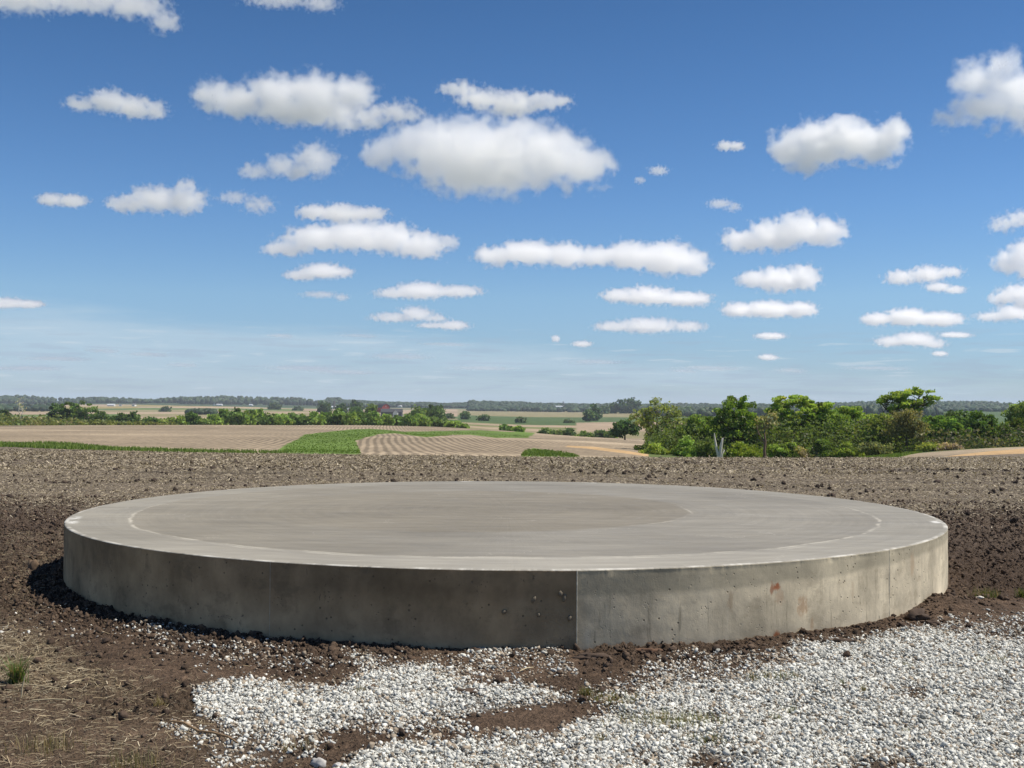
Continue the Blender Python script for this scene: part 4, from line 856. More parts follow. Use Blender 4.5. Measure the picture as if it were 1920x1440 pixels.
HG = 'trees and bushes in the hedgerow behind the stubble field'
hed = [(402, 778, 13, 'rounded tree at the left end of the long hedgerow'), (420, 768, 16, 'tall green tree beside the left end tree of the hedgerow'), (444, 766, 16, 'broad tree third from the left in the hedgerow'), (466, 764, 15, 'highest dark tree in the left part of the hedgerow'), (486, 769, 14, 'green tree just right of the highest left hedgerow tree'), (506, 777, 13, 'smaller tree where the hedgerow first dips'), (527, 776, 15, 'dense low tree right of the first dip in the hedgerow'), (549, 774, 14, 'dense tree above the left bush of the stubble field'), (571, 776, 14, 'green tree left of the white shed in the hedgerow'), (592, 773, 14, 'pale green tree below the white shed roof'), (612, 770, 13, 'bright green tree directly below the silo'), (634, 769, 15, 'large bright tree right of the silo'), (657, 774, 14, 'low round tree left of the barn in the hedgerow'), (678, 772, 13, 'hedgerow tree just left below the barn'), (700, 773, 13, 'hedgerow tree covering the foot of the barn'), (722, 777, 12, 'low tree in front of the dark roofed farmhouse'), (744, 779, 13, 'low leafy tree before the white gable of the farmhouse'), (766, 778, 14, 'green tree right of the farmhouse gable'), (788, 776, 14, 'light green tree before the dark farmyard trees'), (808, 782, 13, 'low tree near the right end of the hedgerow'), (826, 787, 10, 'last small bush at the right end of the hedgerow')]
for i, (u, tp, rx, lab) in enumerate(hed):
    g = (.06, .095, .028) if i % 3 else (.085, .125, .035); h_ = (799 - tp) / 2
    tree('hedgerow_tree', lab, u, 440 + 14 * math.sin(i * 2.1), [(u, tp + h_ * .95, rx * .8, h_ * .95), (u - rx * .5, tp + h_ * 1.25, rx * .7, h_ * .75), (u + rx * .5, tp + h_ * 1.2, rx * .7, h_ * .8)], np.array(g) * rng.uniform(.8, 1.25), 1300, .75, 1.3, 40, .22, HG, twigs=False, shell=.6)
LGp = 'trees at the left beyond the stubble field'
for (u, tp, bt, rx, Y, g, lab) in ((104, 756, 790, 17, 455, (.035, .06, .02), 'dark tree at the left side of the big left clump'), (130, 752, 794, 22, 450, (.05, .08, .026), 'largest tree in the middle of the big left clump'), (160, 753, 794, 24, 448, (.06, .09, .03), 'broad tree at the right of the big left clump'), (190, 773, 796, 16, 440, (.04, .065, .022), 'low dark tree right of the big left clump'), (212, 778, 796, 8, 438, (.05, .08, .024), 'small bush right of the low dark tree'), (227, 774, 796, 8, 438, (.045, .07, .022), 'narrow bush left of the pointed small tree'), (249, 773, 796, 10, 438, (.04, .065, .022), 'pointed small dark tree in the gap before the tan fields'), (283, 782, 796, 16, 436, (.055, .09, .026), 'wide low bush in the gap between the tree clumps'), (318, 786, 796, 18, 436, (.10, .13, .035), 'low light green bush in the gap between tree clumps'), (337, 781, 796, 8, 436, (.10, .14, .04), 'small bright bush left of the dark round bush'), (360, 774, 796, 13, 438, (.05, .085, .024), 'dark round bush just left of the long hedgerow'), (385, 787, 796, 10, 436, (.07, .1, .03), 'flat bush touching the hedgerow at its left end'), (8, 766, 790, 12, 470, (.04, .06, .03), 'dark tree at the left edge of picture')):
    h_ = (bt + 4 - tp) / 2
    tree('bush' if rx < 17 and tp > 770 else 'tree', lab, u, Y, [(u, tp + h_ * .9, rx * .85, h_ * .9), (u - rx * .45, tp + h_ * 1.2, rx * .6, h_ * .75), (u + rx * .45, tp + h_ * 1.15, rx * .6, h_ * .8)], g, 1700, .7, 1.2, 45, .2, LGp, twigs=False, cat='bush' if rx < 17 and tp > 770 else 'tree', shell=.6)
tree('bare_tree', 'pale nearly leafless tree rising above the scrub at the left', 39, 455, [(38, 756, 9, 11), (42, 766, 8, 8)], (.2, .19, .14), 60, .5, 1., 22, .3, None, tmat=palebark, shell=.5)
FG = 'scattered trees on the fields in the distance'
for (u, tp, bt, rx, Y, g, lab) in ((1113, 757, 789, 14, 820, (.035, .06, .03), 'dark broad tree standing alone in the green crop field'), (1104, 766, 790, 8, 830, (.04, .065, .03), 'smaller dark tree touching the lone broad tree'), (871, 770, 786, 5, 1000, (.04, .065, .03), 'small lone tree right of the farmyard'), (907, 778, 789, 9, 830, (.035, .055, .026), 'low dark bush tree at the edge of the green crop'), (841, 777, 785, 6, 900, (.04, .06, .03), 'small dark tree right of the farmyard trees'), (850, 790, 800, 13, 400, (.09, .13, .035), 'bright green bush on the stubble crest'), (867, 794, 803, 10, 395, (.08, .12, .035), 'bright bush right of the bush on the crest'), (950, 798, 809, 14, 385, (.05, .085, .026), 'dark green bush behind the grass waterway end'), (972, 800, 810, 12, 385, (.08, .12, .03), 'lighter bush right of the bush at the waterway end'), (1025, 804, 816, 16, 440, (.05, .075, .03), 'wide dark bush behind the stubble crest'), (1048, 807, 817, 9, 430, (.06, .085, .03), 'small bush right of the wide dark bush'), (1067, 803, 819, 8, 430, (.045, .07, .03), 'upright dark bush behind the middle of the crest'), (1098, 810, 821, 13, 420, (.06, .09, .03), 'flat green bush along the falling crest'), (1128, 805, 822, 11, 430, (.045, .07, .03), 'taller dark bush along the falling crest'), (1145, 808, 824, 10, 425, (.07, .1, .04), 'olive bush next to the tall dark crest bush'), (976, 784, 793, 6, 800, (.05, .07, .04), 'small bush on the pale field below the green crop'), (1066, 788, 793, 5, 800, (.05, .07, .04), 'tiny bush on the lower edge of the green crop'), (310, 765, 772, 5, 1500, (.04, .06, .03), 'small tree on the far tan field at the left'), (1185, 744, 775, 14, 1150, (.03, .05, .028), 'tall dark tree at the right of the distant hilltop grove'), (1165, 750, 775, 12, 1160, (.03, .05, .028), 'rounded dark tree in the middle of the distant hilltop grove'), (1150, 756, 775, 8, 1150, (.035, .055, .03), 'lower dark tree at the left of the distant hilltop grove'), (1133, 762, 776, 7, 1200, (.035, .055, .03), 'small dark tree left of the distant hilltop grove'), (1287, 762, 778, 12, 1250, (.045, .07, .035), 'round tree seen between the airy tree and the light green tree'), (515, 758, 768, 10, 1500, (.035, .055, .03), 'distant tree left of the far tan field strip'), (559, 764, 770, 5, 1400, (.035, .055, .03), 'small distant tree on the far tan strip')):
    h_ = (bt + 3 - tp) / 2; Y = find_Y(u, bt, 460, 2400) if bt <= 793 else Y
    tree('bush' if bt > 792 else 'tree', lab, u, Y, [(u, tp + h_ * .9, rx * .85, h_ * .9), (u - rx * .45, tp + h_ * 1.2, rx * .6, h_ * .7), (u + rx * .45, tp + h_ * 1.15, rx * .6, h_ * .75)], g, 900, .0016 * Y, .0028 * Y, 36, .3, FG, twigs=False, cat='bush' if bt > 792 else 'tree', shell=.6)
DGp = 'dark trees around the red barn'
for (u, tp, bt, rx, Y, g, lab) in ((697, 755, 790, 9, 640, (.055, .08, .025), 'green tree touching the left side of the barn'), (668, 762, 790, 10, 650, (.035, .06, .026), 'dark tree left of the barn among white sheds'), (784, 758, 795, 14, 540, (.055, .085, .028), 'broad green tree right of the farmhouse roof'), (806, 757, 795, 13, 545, (.035, .06, .022), 'dark tree right of the broad green farmyard tree'), (824, 761, 795, 10, 550, (.04, .065, .024), 'rightmost dark tree of the farmyard'), (640, 757, 780, 9, 1200, (.03, .05, .028), 'dark distant tree right of the silo'), (609, 753, 775, 8, 1250, (.03, .05, .028), 'dark distant tree left of the silo'), (668, 754, 775, 11, 1250, (.035, .055, .03), 'distant tree left behind the barn')):
    h_ = (bt + 3 - tp) / 2; Y = find_Y(u, bt, 460, 2400)
    tree('tree', lab, u, Y, [(u, tp + h_ * .8, rx * .85, h_ * .8), (u - rx * .4, tp + h_ * 1.2, rx * .65, h_ * .8), (u + rx * .4, tp + h_ * 1.15, rx * .65, h_ * .8)], g, 1100, .0017 * Y, .003 * Y, 38, .3, DGp, twigs=False, shell=.6)

# scrub: a band of low brush nobody could count, left of the hedgerow and under the right treeline
def brush(name, n, pts_fn, size, cols, label, per=26):
    x, y, h_ = pts_fn(n); n = len(x); z = Z(x, y)
    P = np.repeat(np.stack([x, y, z], 1), per, 0) + np.clip(rng.normal(size=(n * per, 3)), -1.6, 1.6) * np.stack([np.repeat(h_, per) * .5, np.repeat(h_, per) * .5, np.zeros(n * per)], 1)
    P[:, 2] += np.abs(np.clip(rng.normal(size=n * per), -1.7, 1.7)) * np.repeat(h_, per) * .5
    cc = np.repeat(np.array(cols)[rng.integers(0, len(cols), n)] * rng.uniform(.75, 1.25, (n, 1)), per, 0) * rng.uniform(.8, 1.2, (n * per, 1))
    o = leaves_mesh(name, P, np.full(n * per, size) * rng.uniform(.6, 1.4, n * per), cc, None); return tag(o, label, kind='stuff')
def f1(n):
    u = rng.uniform(-400, 330, n); Y = rng.uniform(380, 500, n); h_ = np.interp(u, [-400, 0, 100, 200, 330], [4.5, 4.5, 3.6, 1.6, 1.0]) * rng.uniform(.5, 1.2, n); return (u - 960) * Y / F, Y, h_
brush('undergrowth', 1500, f1, .7, [(.22, .25, .07), (.17, .21, .06), (.26, .25, .11), (.12, .17, .05)], 'yellow green scrub beyond the stubble field at the left')
def f2(n):
    u = rng.uniform(1190, 1700, n); Y = rng.uniform(140, 175, n); h_ = rng.uniform(2.2, 6.2, n) * sstep(1195, 1290, u) * (1 - .5 * sstep(1640, 1700, u)); return (u - 960) * Y / F, Y, h_
brush('undergrowth', 1000, f2, .24, [(.15, .21, .055), (.11, .165, .045), (.18, .24, .06), (.15, .16, .08), (.13, .185, .045)], 'dark tangled undergrowth below the right treeline', 140)
def f3(n):
    u = rng.uniform(1700, 2300, n); Y = rng.uniform(135, 185, n); h_ = rng.uniform(1.5, 3.6, n); return (u - 960) * Y / F, Y, h_
brush('undergrowth', 480, f3, .26, [(.10, .14, .04), (.08, .115, .035), (.16, .15, .09)], 'low dark undergrowth under the trees on the right rim', 80)

# far woods: dense canopies kilometres away
CLEAR = [(1050, 13, find_Y(1050, 765, 2300, 3400)), (209, 10, find_Y(209, 761.5, 1800, 3000)), (226, 5, find_Y(226, 761.5, 1800, 3000)), (252, 6, find_Y(252, 761.5, 1800, 3000)), (412, 9, find_Y(412, 760.5, 2000, 3300)), (471, 5, find_Y(471, 761, 2000, 3300)), (750, 6, 2700), (786, 6, 2700), (630, 10, 2300)]
wood_m = leaf_mat('far_foliage', .1)
def woods(name, n, u0, u1, Y0, Y1, label, size=(9, 15), hgt=(8, 13), cols=((.030, .055, .022), (.042, .075, .028), (.022, .042, .018)), gap=0., seed=1):
    u = rng.uniform(u0, u1, n); Y = rng.uniform(Y0, Y1, n); x = (u - 960) * Y / F
    k = fbm(x * .004, Y * .002, 3, seed) > gap - .75; x, Y = x[k], Y[k]; n = len(x)
    k = np.ones(len(x), bool)
    for (cu, ch, cY) in CLEAR: k &= ~((np.abs(x * F / Y + 960 - cu) < ch) & (Y < cY + 30) & (Y > cY - 700))
    x, Y = x[k], Y[k]; n = len(x)
    z = Z(x, Y); w_ = rng.uniform(*size, n) * .6; h_ = rng.uniform(*hgt, n) * (1 + 1.0 * fbm(x * .003, Y * .001, 3, seed + 20))
    cc = np.array(cols)[rng.integers(0, len(cols), n)] * rng.uniform(.75, 1.25, (n, 1))
    o = bits(name, ICO1, np.stack([x, Y, z + h_ * .5], 1), rand_rot(n, .2), np.stack([w_, w_, h_ * .55], 1), wood_m, cc, .22, label=label, smooth=False); return o
woods('woods', 2600, -500, 640, 3050, 3500, 'distant blue green wood along the horizon at the left', hgt=(9, 16), seed=3, gap=.55)
woods('woods', 1500, 620, 900, 2900, 3500, 'distant wood along the horizon behind the farm', seed=4)
woods('woods', 5200, 880, 1480, 2450, 3500, 'broad wooded hillside on the horizon in the middle', seed=5)
woods('woods', 6500, 1460, 2500, 2300, 3500, 'dark wooded hill on the horizon at the right', seed=6)
woods('woods', 420, -300, 110, 1500, 2000, 'dark wood on the nearer slope at the left edge', seed=8, size=(8, 12), hgt=(8, 14))
woods('treeline', 150, 352, 402, 1150, 1190, 'low line of trees across the tan field at the left', size=(4, 7), hgt=(4, 7), seed=9)
woods('treeline', 170, 1210, 1345, 1500, 1600, 'far line of trees seen between the right trees', size=(7, 11), hgt=(8, 13), seed=10)
woods('treeline', 260, 1400, 1760, 1500, 1620, 'line of dark trees behind the right treeline', size=(7, 11), hgt=(12, 18), seed=11)

# ------------------------------------------------------------------ farm buildings far away
def box_np(x0, x1, y0, y1, z0, z1):
    V = np.array([(x, y, z) for z in (z0, z1) for x, y in ((x0, y0), (x1, y0), (x1, y1), (x0, y1))], float)
    return V, np.array([(0, 3, 2, 1), (4, 5, 6, 7), (0, 1, 5, 4), (1, 2, 6, 5), (2, 3, 7, 6), (3, 0, 4, 7)])
def gable(W, D, H, RH, over=.4, th=.25, gambrel=False):
    """walls (a prism whose gable faces -Y) and roof sheets"""
    if gambrel: pr = [(-W / 2, H), (-W * .34, H + RH * .62), (0, H + RH), (W * .34, H + RH * .62), (W / 2, H)]
    else: pr = [(-W / 2, H), (0, H + RH), (W / 2, H)]
    ring = [(-W / 2, -.8)] + pr + [(W / 2, -.8)]; n = len(ring)
    V = [(x, -D / 2, z) for x, z in ring] + [(x, D / 2, z) for x, z in ring]
    Fc = [tuple(range(n))[::-1], tuple(range(n, 2 * n))] + [(i, (i + 1) % n, n + (i + 1) % n, n + i) for i in range(n)]
    walls = (V, Fc); RV, RF = [], []
    ex = [(pr[0][0] - over, pr[0][1] - over * .5)] + pr[1:-1] + [(pr[-1][0] + over, pr[-1][1] - over * .5)]
    for (a, b_) in zip(ex[:-1], ex[1:]):
        o_ = len(RV)
        for (x, z) in (a, b_):
            for y in (-D / 2 - over, D / 2 + over):
                RV += [(x, y, z + .03), (x, y, z + .03 + th)]
        RF += [(o_ + 1, o_ + 3, o_ + 7, o_ + 5)[::-1], (o_, o_ + 2, o_ + 6, o_ + 4), (o_, o_ + 1, o_ + 5, o_ + 4), (o_ + 2, o_ + 6, o_ + 7, o_ + 3), (o_, o_ + 2, o_ + 3, o_ + 1), (o_ + 4, o_ + 5, o_ + 7, o_ + 6)]
    return walls, (RV, RF)
def py_obj(name, V, Fc, mat, parent):
    me = bpy.data.meshes.new(name); me.from_pydata([tuple(map(float, v)) for v in V], [], [tuple(map(int, f)) for f in Fc]); me.update(); me.materials.append(mat)
    o = bpy.data.objects.new(name, me); COL.objects.link(o); o.parent = parent; return o
WHITE = flat_mat('white_paint', (.75, .75, .72), .6, .08, 1); RED = flat_mat('red_boards', (.26, .05, .04), .8, .15, 1.5); DRK = flat_mat('dark_roof', (.045, .045, .05), .7, .2, 1); GRY = flat_mat('grey_roof', (.10, .10, .105), .7, .2, 1); GLS = flat_mat('window_glass', (.02, .025, .03), .2, .1, 1); SLV = flat_mat('metal_roof', (.62, .64, .66), .4, .08, 1); SILO = flat_mat('silo_concrete', (.12, .115, .11), .8, .2, .6)
def building(name, label, cat, u, vtop, vbot, Wpx, depth_px, roof_share, wallm, roofm, rot=0., doors=1, wins=2, group=None, gambrel=False, white_trim=False, rng_=(600, 3400)):
    """sizes measured in photo pixels at the distance where the land meets the foot row vbot"""
    Y = find_Y(u, vbot, *rng_); k = Y / F; x = (u - 960) * k; gz = zat(x, Y); Ht = (vbot - vtop) * k; RH = Ht * roof_share; H2 = Ht - RH; W = Wpx * k; D = depth_px * k
    root = bpy.data.objects.new(name, None); COL.objects.link(root); root.location = (x, Y, gz); root.rotation_euler.z = rot; tag(root, label, cat, group)
    (a, b_), (c_, d) = gable(W, D, H2, RH, over=.05 * W, gambrel=gambrel); py_obj('wall', a, b_, wallm, root); py_obj('roof', c_, d, roofm, root)
    for q in range(doors):
        V, Fq = box_np(-W * .1 + q * W * .3, W * .1 + q * W * .3, -D / 2 - .08, -D / 2 + .02, 0, H2 * .6); py_obj('door', V, Fq, WHITE if white_trim else DRK, root)
    for q in range(wins):
        s_ = W * .055; xx = (-W * .3, W * .3, 0)[q % 3]; zz = H2 * .62 if q < 2 else H2 + RH * .3; V, Fq = box_np(xx - s_, xx + s_, -D / 2 - .09, -D / 2 + .02, zz - s_, zz + s_); fr = py_obj('window', V, Fq, WHITE, root)
        s_ *= .75; V, Fq = box_np(xx - s_, xx + s_, -D / 2 - .14, -D / 2 - .07, zz - s_, zz + s_); py_obj('pane', V, Fq, GLS, fr)
    return root
building('barn', 'dark red barn with gambrel roof above the hedgerow', 'barn', 718, 757, 774, 17, 24, .42, RED, DRK, .62, 1, 3, gambrel=True, white_trim=True)
building('farmhouse', 'long low farmhouse with dark grey roof right of the barn', 'farmhouse', 735, 767, 781, 9, 40, .42, GRY, GRY, 1.45, 0, 2)
building('house_wing', 'farmhouse wing with white gable and two windows behind the hedgerow', 'house', 742, 769, 784, 9, 9, .35, WHITE, GRY, 0, 0, 2)
BG_ = 'small white farm buildings far away'
FR = (1200, 3400)
building('shed', 'white metal shed beside the dark silo', 'shed', 630, 761.5, 766.5, 8, 16, .35, WHITE, SLV, 1.4, 1, 2, BG_, rng_=FR)
building('shed', 'small white shed with blue grey roof left of the barn', 'shed', 655, 765, 770, 6, 8, .4, WHITE, SLV, .3, 1, 1, BG_, rng_=FR)
building('shed', 'small white shed between the trees just left of the barn', 'shed', 678, 764.5, 769, 6, 7, .4, WHITE, GRY, -.3, 1, 1, BG_, rng_=FR)
building('shed', 'bright white long shed on the wooded horizon in the middle', 'shed', 1050, 761, 765, 6, 22, .35, WHITE, SLV, 1.5, 1, 2, BG_, rng_=(2300, 3400))
building('shed', 'tiny white building beside the distant hilltop grove', 'shed', 1156, 768.5, 773.5, 4, 5, .4, WHITE, SLV, .3, 1, 1, BG_, rng_=FR)
building('shed', 'low white shed seen between airy tree and light green tree', 'shed', 1303, 775, 779, 5, 12, .35, WHITE, SLV, 1.4, 1, 2, BG_, rng_=(1000, 3000))
building('shed', 'white farm building among trees on the left horizon', 'shed', 209, 757.5, 761.5, 6, 14, .4, WHITE, SLV, 1.4, 1, 2, BG_, rng_=(1800, 3000))
building('farm_house', 'small white house right of the white building on the left horizon', 'house', 226, 756.5, 761.5, 5, 5, .4, WHITE, GRY, .3, 1, 3, BG_, rng_=(1800, 3000))
building('farm_house', 'white house with grey roof further right on the left horizon', 'house', 252, 756.5, 761.5, 6, 6, .4, WHITE, GRY, -.3, 1, 3, BG_, rng_=(1800, 3000))
building('shed', 'white shed on the horizon above the long hedgerow', 'shed', 412, 757.5, 760.5, 5, 11, .4, WHITE, SLV, 1.4, 1, 2, BG_, rng_=(2000, 3300))
building('farm_house', 'small white house just left of the white horizon shed', 'house', 402, 756.5, 760.5, 3, 4, .4, WHITE, GRY, .2, 1, 2, BG_, rng_=(2000, 3300))
building('shed', 'white building on the horizon left above the silo', 'shed', 471, 758, 761, 4, 7, .4, WHITE, SLV, 1.2, 1, 2, BG_, rng_=(2000, 3300))
building('shed', 'white roofed shed behind the farmhouse on the horizon', 'shed', 750, 760, 763.5, 4, 8, .4, WHITE, SLV, 1.3, 1, 2, BG_, rng_=(2000, 3300))
building('shed', 'white roofed shed behind the dark farmyard trees', 'shed', 786, 760.3, 763.5, 4, 8, .4, WHITE, SLV, 1.3, 1, 2, BG_, rng_=(2000, 3300))
# silo
YS = find_Y(627, 767, 1200, 3400); kS = YS / F; xs = (627 - 960) * kS; gz = zat(xs, YS); hh = 16 * kS; q = kS * 2.1
silo = bpy.data.objects.new('silo', None); COL.objects.link(silo); silo.location = (xs, YS, gz); tag(silo, 'tall dark silo rising above the white shed', 'silo')
tubes_obj('wall', [([(0, 0, -.5), (0, 0, hh * .5), (0, 0, hh * .9)], [q, q, q])], SILO, silo, 20)
tubes_obj('dome', [([(0, 0, hh * .9), (0, 0, hh * .94), (0, 0, hh * .98), (0, 0, hh)], [q * 1.08, q * .9, q * .55, .05])], DRK, silo, 20)
tubes_obj('ladder', [([(q * .3, -q * 1.1, 0), (q * .3, -q * 1.1, hh * .88)], [.3, .3])], DRK, silo, 4)
p = at(1056, 752.5, 2900); gz = zat(p.x, 2900)
tw = bpy.data.objects.new('grain_tower', None); COL.objects.link(tw); tw.location = (p.x, 2900, gz); tag(tw, 'tiny grey grain tower on the horizon above the long white shed', 'tower'); hh = p.z - gz
tubes_obj('wall', [([(0, 0, -1), (0, 0, hh)], [1.3, 1.1])], GRY, tw, 8); tubes_obj('leg_housing', [([(3, 0, -1), (3, 0, hh * .8), (0, 0, hh * .95)], [.6, .6, .5])], GRY, tw, 6)

# ------------------------------------------------------------------ clouds: real volumes high above the land
def cloud_mat(name, dens):
    m = bpy.data.materials.new(name); m.use_nodes = True; t = m.node_tree; t.nodes.clear()
    o = t.nodes.new('ShaderNodeOutputMaterial'); v = t.nodes.new('ShaderNodeVolumePrincipled')
    v.inputs['Color'].default_value = (1., 1., 1., 1); v.inputs['Density'].default_value = dens; v.inputs['Anisotropy'].default_value = .72
    t.links.new(v.outputs[0], o.inputs['Volume']); return m
CMATS = {}
def cloud_nodes(lobes, lo, hi, res, L0, edge, mat, seed, wisp, k):
    g = bpy.data.node_groups.new('cloud_shape', 'GeometryNodeTree'); g.interface.new_socket('Geometry', in_out='OUTPUT', socket_type='NodeSocketGeometry')
    N = g.nodes.new; K = g.links.new
    def M(op, a, b=None, c=None):
        n = N('ShaderNodeMath'); n.operation = op
        for i, x in enumerate((a, b, c)):
            if x is None: continue
            if isinstance(x, (int, float)): n.inputs[i].default_value = x
            else: K(x, n.inputs[i])
        return n.outputs[0]
    def VM(op, a, b=None):
        n = N('ShaderNodeVectorMath'); n.operation = op
        for i, x in enumerate((a, b)):
            if x is None: continue
            if isinstance(x, tuple): n.inputs[i].default_value = x
            else: K(x, n.inputs[i])
        return n.outputs['Value'] if op == 'LENGTH' else n.outputs[0]
    pos = N('GeometryNodeInputPosition').outputs[0]; ps = VM('ADD', pos, (seed * 1311.7, seed * 733.1, 0.))
    def noise(sc, det, rough, out=0):
        n = N('ShaderNodeTexNoise'); n.inputs['Scale'].default_value = sc; n.inputs['Detail'].default_value = det; n.inputs['Roughness'].default_value = rough; K(ps, n.inputs['Vector']); return n.outputs[out]
    wv = VM('MULTIPLY', VM('SUBTRACT', noise(3.5 / L0, 4, .6, 1), (.5, .5, .5)), (L0 * .48 * wisp,) * 3); pw = VM('ADD', pos, wv)
    cur = None
    for c_, r_ in lobes:
        d = M('SUBTRACT', 1, VM('LENGTH', VM('DIVIDE', VM('SUBTRACT', pw, c_), r_))); cur = d if cur is None else M('SMOOTH_MAX', cur, d, .15)
    n1 = M('SUBTRACT', noise(3.2 / L0, 8, .585), .5); f = M('ADD', cur, M('MULTIPLY', n1, 1.9 * wisp))
    mr = N('ShaderNodeMapRange'); mr.interpolation_type = 'SMOOTHSTEP'; K(f, mr.inputs[0]); mr.inputs[1].default_value = .0; mr.inputs[2].default_value = edge * 1.15; mr.inputs[3].default_value = 0; mr.inputs[4].default_value = 1
    vc = N('GeometryNodeVolumeCube'); K(mr.outputs[0], vc.inputs['Density']); vc.inputs['Min'].default_value = lo; vc.inputs['Max'].default_value = hi
    for q, r_ in zip(('Resolution X', 'Resolution Y', 'Resolution Z'), res): vc.inputs[q].default_value = int(r_)
    sm = N('GeometryNodeSetMaterial'); sm.inputs['Material'].default_value = mat; K(vc.outputs[0], sm.inputs[0])
    o = N('NodeGroupOutput'); K(sm.outputs[0], o.inputs[0]); return g
CGRP = 'white clouds in the blue sky'
def cloud(label, lobes, od=14., edge=.4, wisp=1., alt=1000., step=1.7):
    base = max(l[1] + l[3] for l in lobes); top = min(l[1] - l[3] for l in lobes); cx = sum(l[0] for l in lobes) / len(lobes)
    base_e = min(base, 742)
    d = at(cx, base_e, 1.0) - CAM; Y = alt / d.z; k = Y / F; cen = at(cx, (base + top) / 2, Y); L = []
    for (a, b_, rx, ry) in lobes:
        p = at(a, b_, Y) - cen; L.append((tuple(p), (rx * k * 1.22, min(max(rx * .6, ry), ry * 1.6) * k * 1.1, ry * k * 1.26)))
    pd = 1.22; lo = tuple(min(c_[i] - r_[i] * pd for c_, r_ in L) for i in range(3)); hi = tuple(max(c_[i] + r_[i] * pd for c_, r_ in L) for i in range(3))
    vs = k * step; res = [max(8, min(420, (hi[i] - lo[i]) / (vs * (2 if i == 1 else 1)))) for i in range(3)]
    mr = max(l[3] for l in lobes); dens = (od * .9 if od < 3 else min(2.4 + od * .42, 6.4)) * 1.1 / (2 * mr * k)            # optical depth through the thickest lobe
    mat = cloud_mat('cloud_vapour', dens)
    me = bpy.data.volumes.new('cloud'); o = bpy.data.objects.new('cloud', me); COL.objects.link(o); o.location = cen
    md = o.modifiers.new('cloud_shape', 'NODES'); cloud.n += 1
    md.node_group = cloud_nodes(L, lo, hi, res, mr * k * 2, edge, mat, cloud.n, wisp, k); return tag(o, label, 'cloud', CGRP)
cloud.n = 0
cloud('largest bright white cloud in the upper middle of the sky', [(715, 285, 34, 28), (765, 275, 45, 36), (820, 270, 60, 45), (880, 262, 60, 40), (905, 300, 130, 55), (960, 270, 60, 44), (1020, 290, 70, 52), (1085, 308, 55, 40), (840, 305, 70, 40)], 16)
cloud('long white cloud above and left of the largest cloud', [(400, 180, 36, 28), (450, 190, 50, 30), (520, 180, 60, 36), (590, 175, 60, 34), (660, 172, 42, 28), (560, 205, 80, 26)], 11, .5)
cloud('ragged cloud at the right end of the long white cloud', [(640, 215, 36, 28), (690, 220, 40, 22), (745, 210, 34, 20), (770, 215, 24, 16)], 5, .6, 1.4)
cloud('thin ragged cloud over the top of the largest cloud', [(860, 168, 34, 14), (905, 185, 45, 18), (960, 195, 50, 22), (1020, 190, 44, 14), (1050, 188, 22, 10)], 5.5, .6, 1.3)
cloud('grey white cloud alone in the upper left of the sky', [(150, 195, 28, 12), (205, 190, 40, 20), (250, 200, 40, 18), (290, 207, 24, 16)], 5.5, .55, 1.2)
cloud('soft grey cloud below the long white cloud', [(480, 320, 30, 14), (530, 312, 36, 18), (590, 300, 42, 28), (560, 320, 50, 14)], 4., .6, 1.25)
cloud('flat based cloud at the left middle of the sky', [(240, 382, 36, 15), (290, 372, 45, 22), (345, 375, 40, 22), (350, 350, 18, 14)], 6, .5, 1.2)
cloud('small flat cloud at the far left of the middle sky', [(95, 374, 24, 11), (135, 376, 28, 11)], 4.5, .55, 1.1)
cloud('faint grey cloud wisp right of the flat based cloud', [(440, 370, 30, 10), (485, 384, 28, 15)], 2.2, .6, 1.5)
cloud('cloud just above the wide middle left cloud', [(590, 398, 32, 13), (640, 400, 40, 16), (690, 400, 34, 12)], 6, .5, 1.15)
cloud('wide white cloud left of centre with a drooping right end', [(540, 465, 44, 13), (600, 445, 60, 20), (670, 442, 60, 24), (730, 445, 50, 26), (790, 460, 44, 22), (840, 454, 20, 12)], 11, .42, 1.1)
cloud('long cloud with two humps in the middle of the sky', [(930, 480, 40, 16), (990, 474, 55, 20), (1060, 478, 45, 20), (1120, 480, 40, 16), (1180, 478, 50, 22), (1250, 484, 60, 26), (1300, 492, 28, 22)], 13, .38)
cloud('bright bulging cloud right of the largest cloud', [(1485, 278, 36, 34), (1540, 268, 55, 40), (1590, 258, 50, 36), (1640, 272, 50, 34), (1675, 252, 26, 28), (1510, 295, 44, 28)], 14, .42)
cloud('big torn cloud cut by the upper right edge of picture', [(1830, 150, 40, 34), (1880, 130, 40, 30), (1900, 180, 60, 46), (1840, 205, 60, 30), (1780, 222, 32, 14), (1950, 190, 60, 55)], 7, .6, 1.3)
cloud('rounded white cloud in the right middle of the sky', [(1395, 452, 40, 18), (1450, 442, 48, 26), (1500, 430, 48, 28), (1548, 436, 38, 24)], 11, .42)
cloud('medium white cloud below the rounded right cloud', [(1410, 524, 28, 14), (1460, 524, 45, 20), (1505, 520, 32, 21)], 10, .42)
cloud('flat cloud directly under the medium white cloud', [(1385, 580, 30, 12), (1440, 580, 50, 14), (1500, 580, 30, 13)], 9, .45)
cloud('flat cloud left of and under the long two humped cloud', [(1160, 554, 30, 11), (1215, 554, 50, 15), (1280, 560, 50, 12), (1315, 560, 16, 12)], 8, .45, 1.1)
cloud('long faint cloud with flat base below the flat cloud', [(1150, 612, 36, 9), (1215, 610, 60, 13), (1290, 612, 34, 9)], 4.5, .55, 1.1)
cloud('small oval cloud under the wide middle left cloud', [(565, 516, 30, 9), (605, 508, 42, 13), (645, 510, 18, 9)], 7, .5)
cloud('pale flat cloud below the small oval cloud', [(740, 550, 36, 9), (790, 545, 50, 14), (860, 546, 44, 10)], 6, .5, 1.1)
cloud('faint cloud trailing left under the pale flat cloud', [(735, 595, 40, 8), (780, 588, 30, 12), (815, 596, 24, 7)], 4, .55, 1.2)
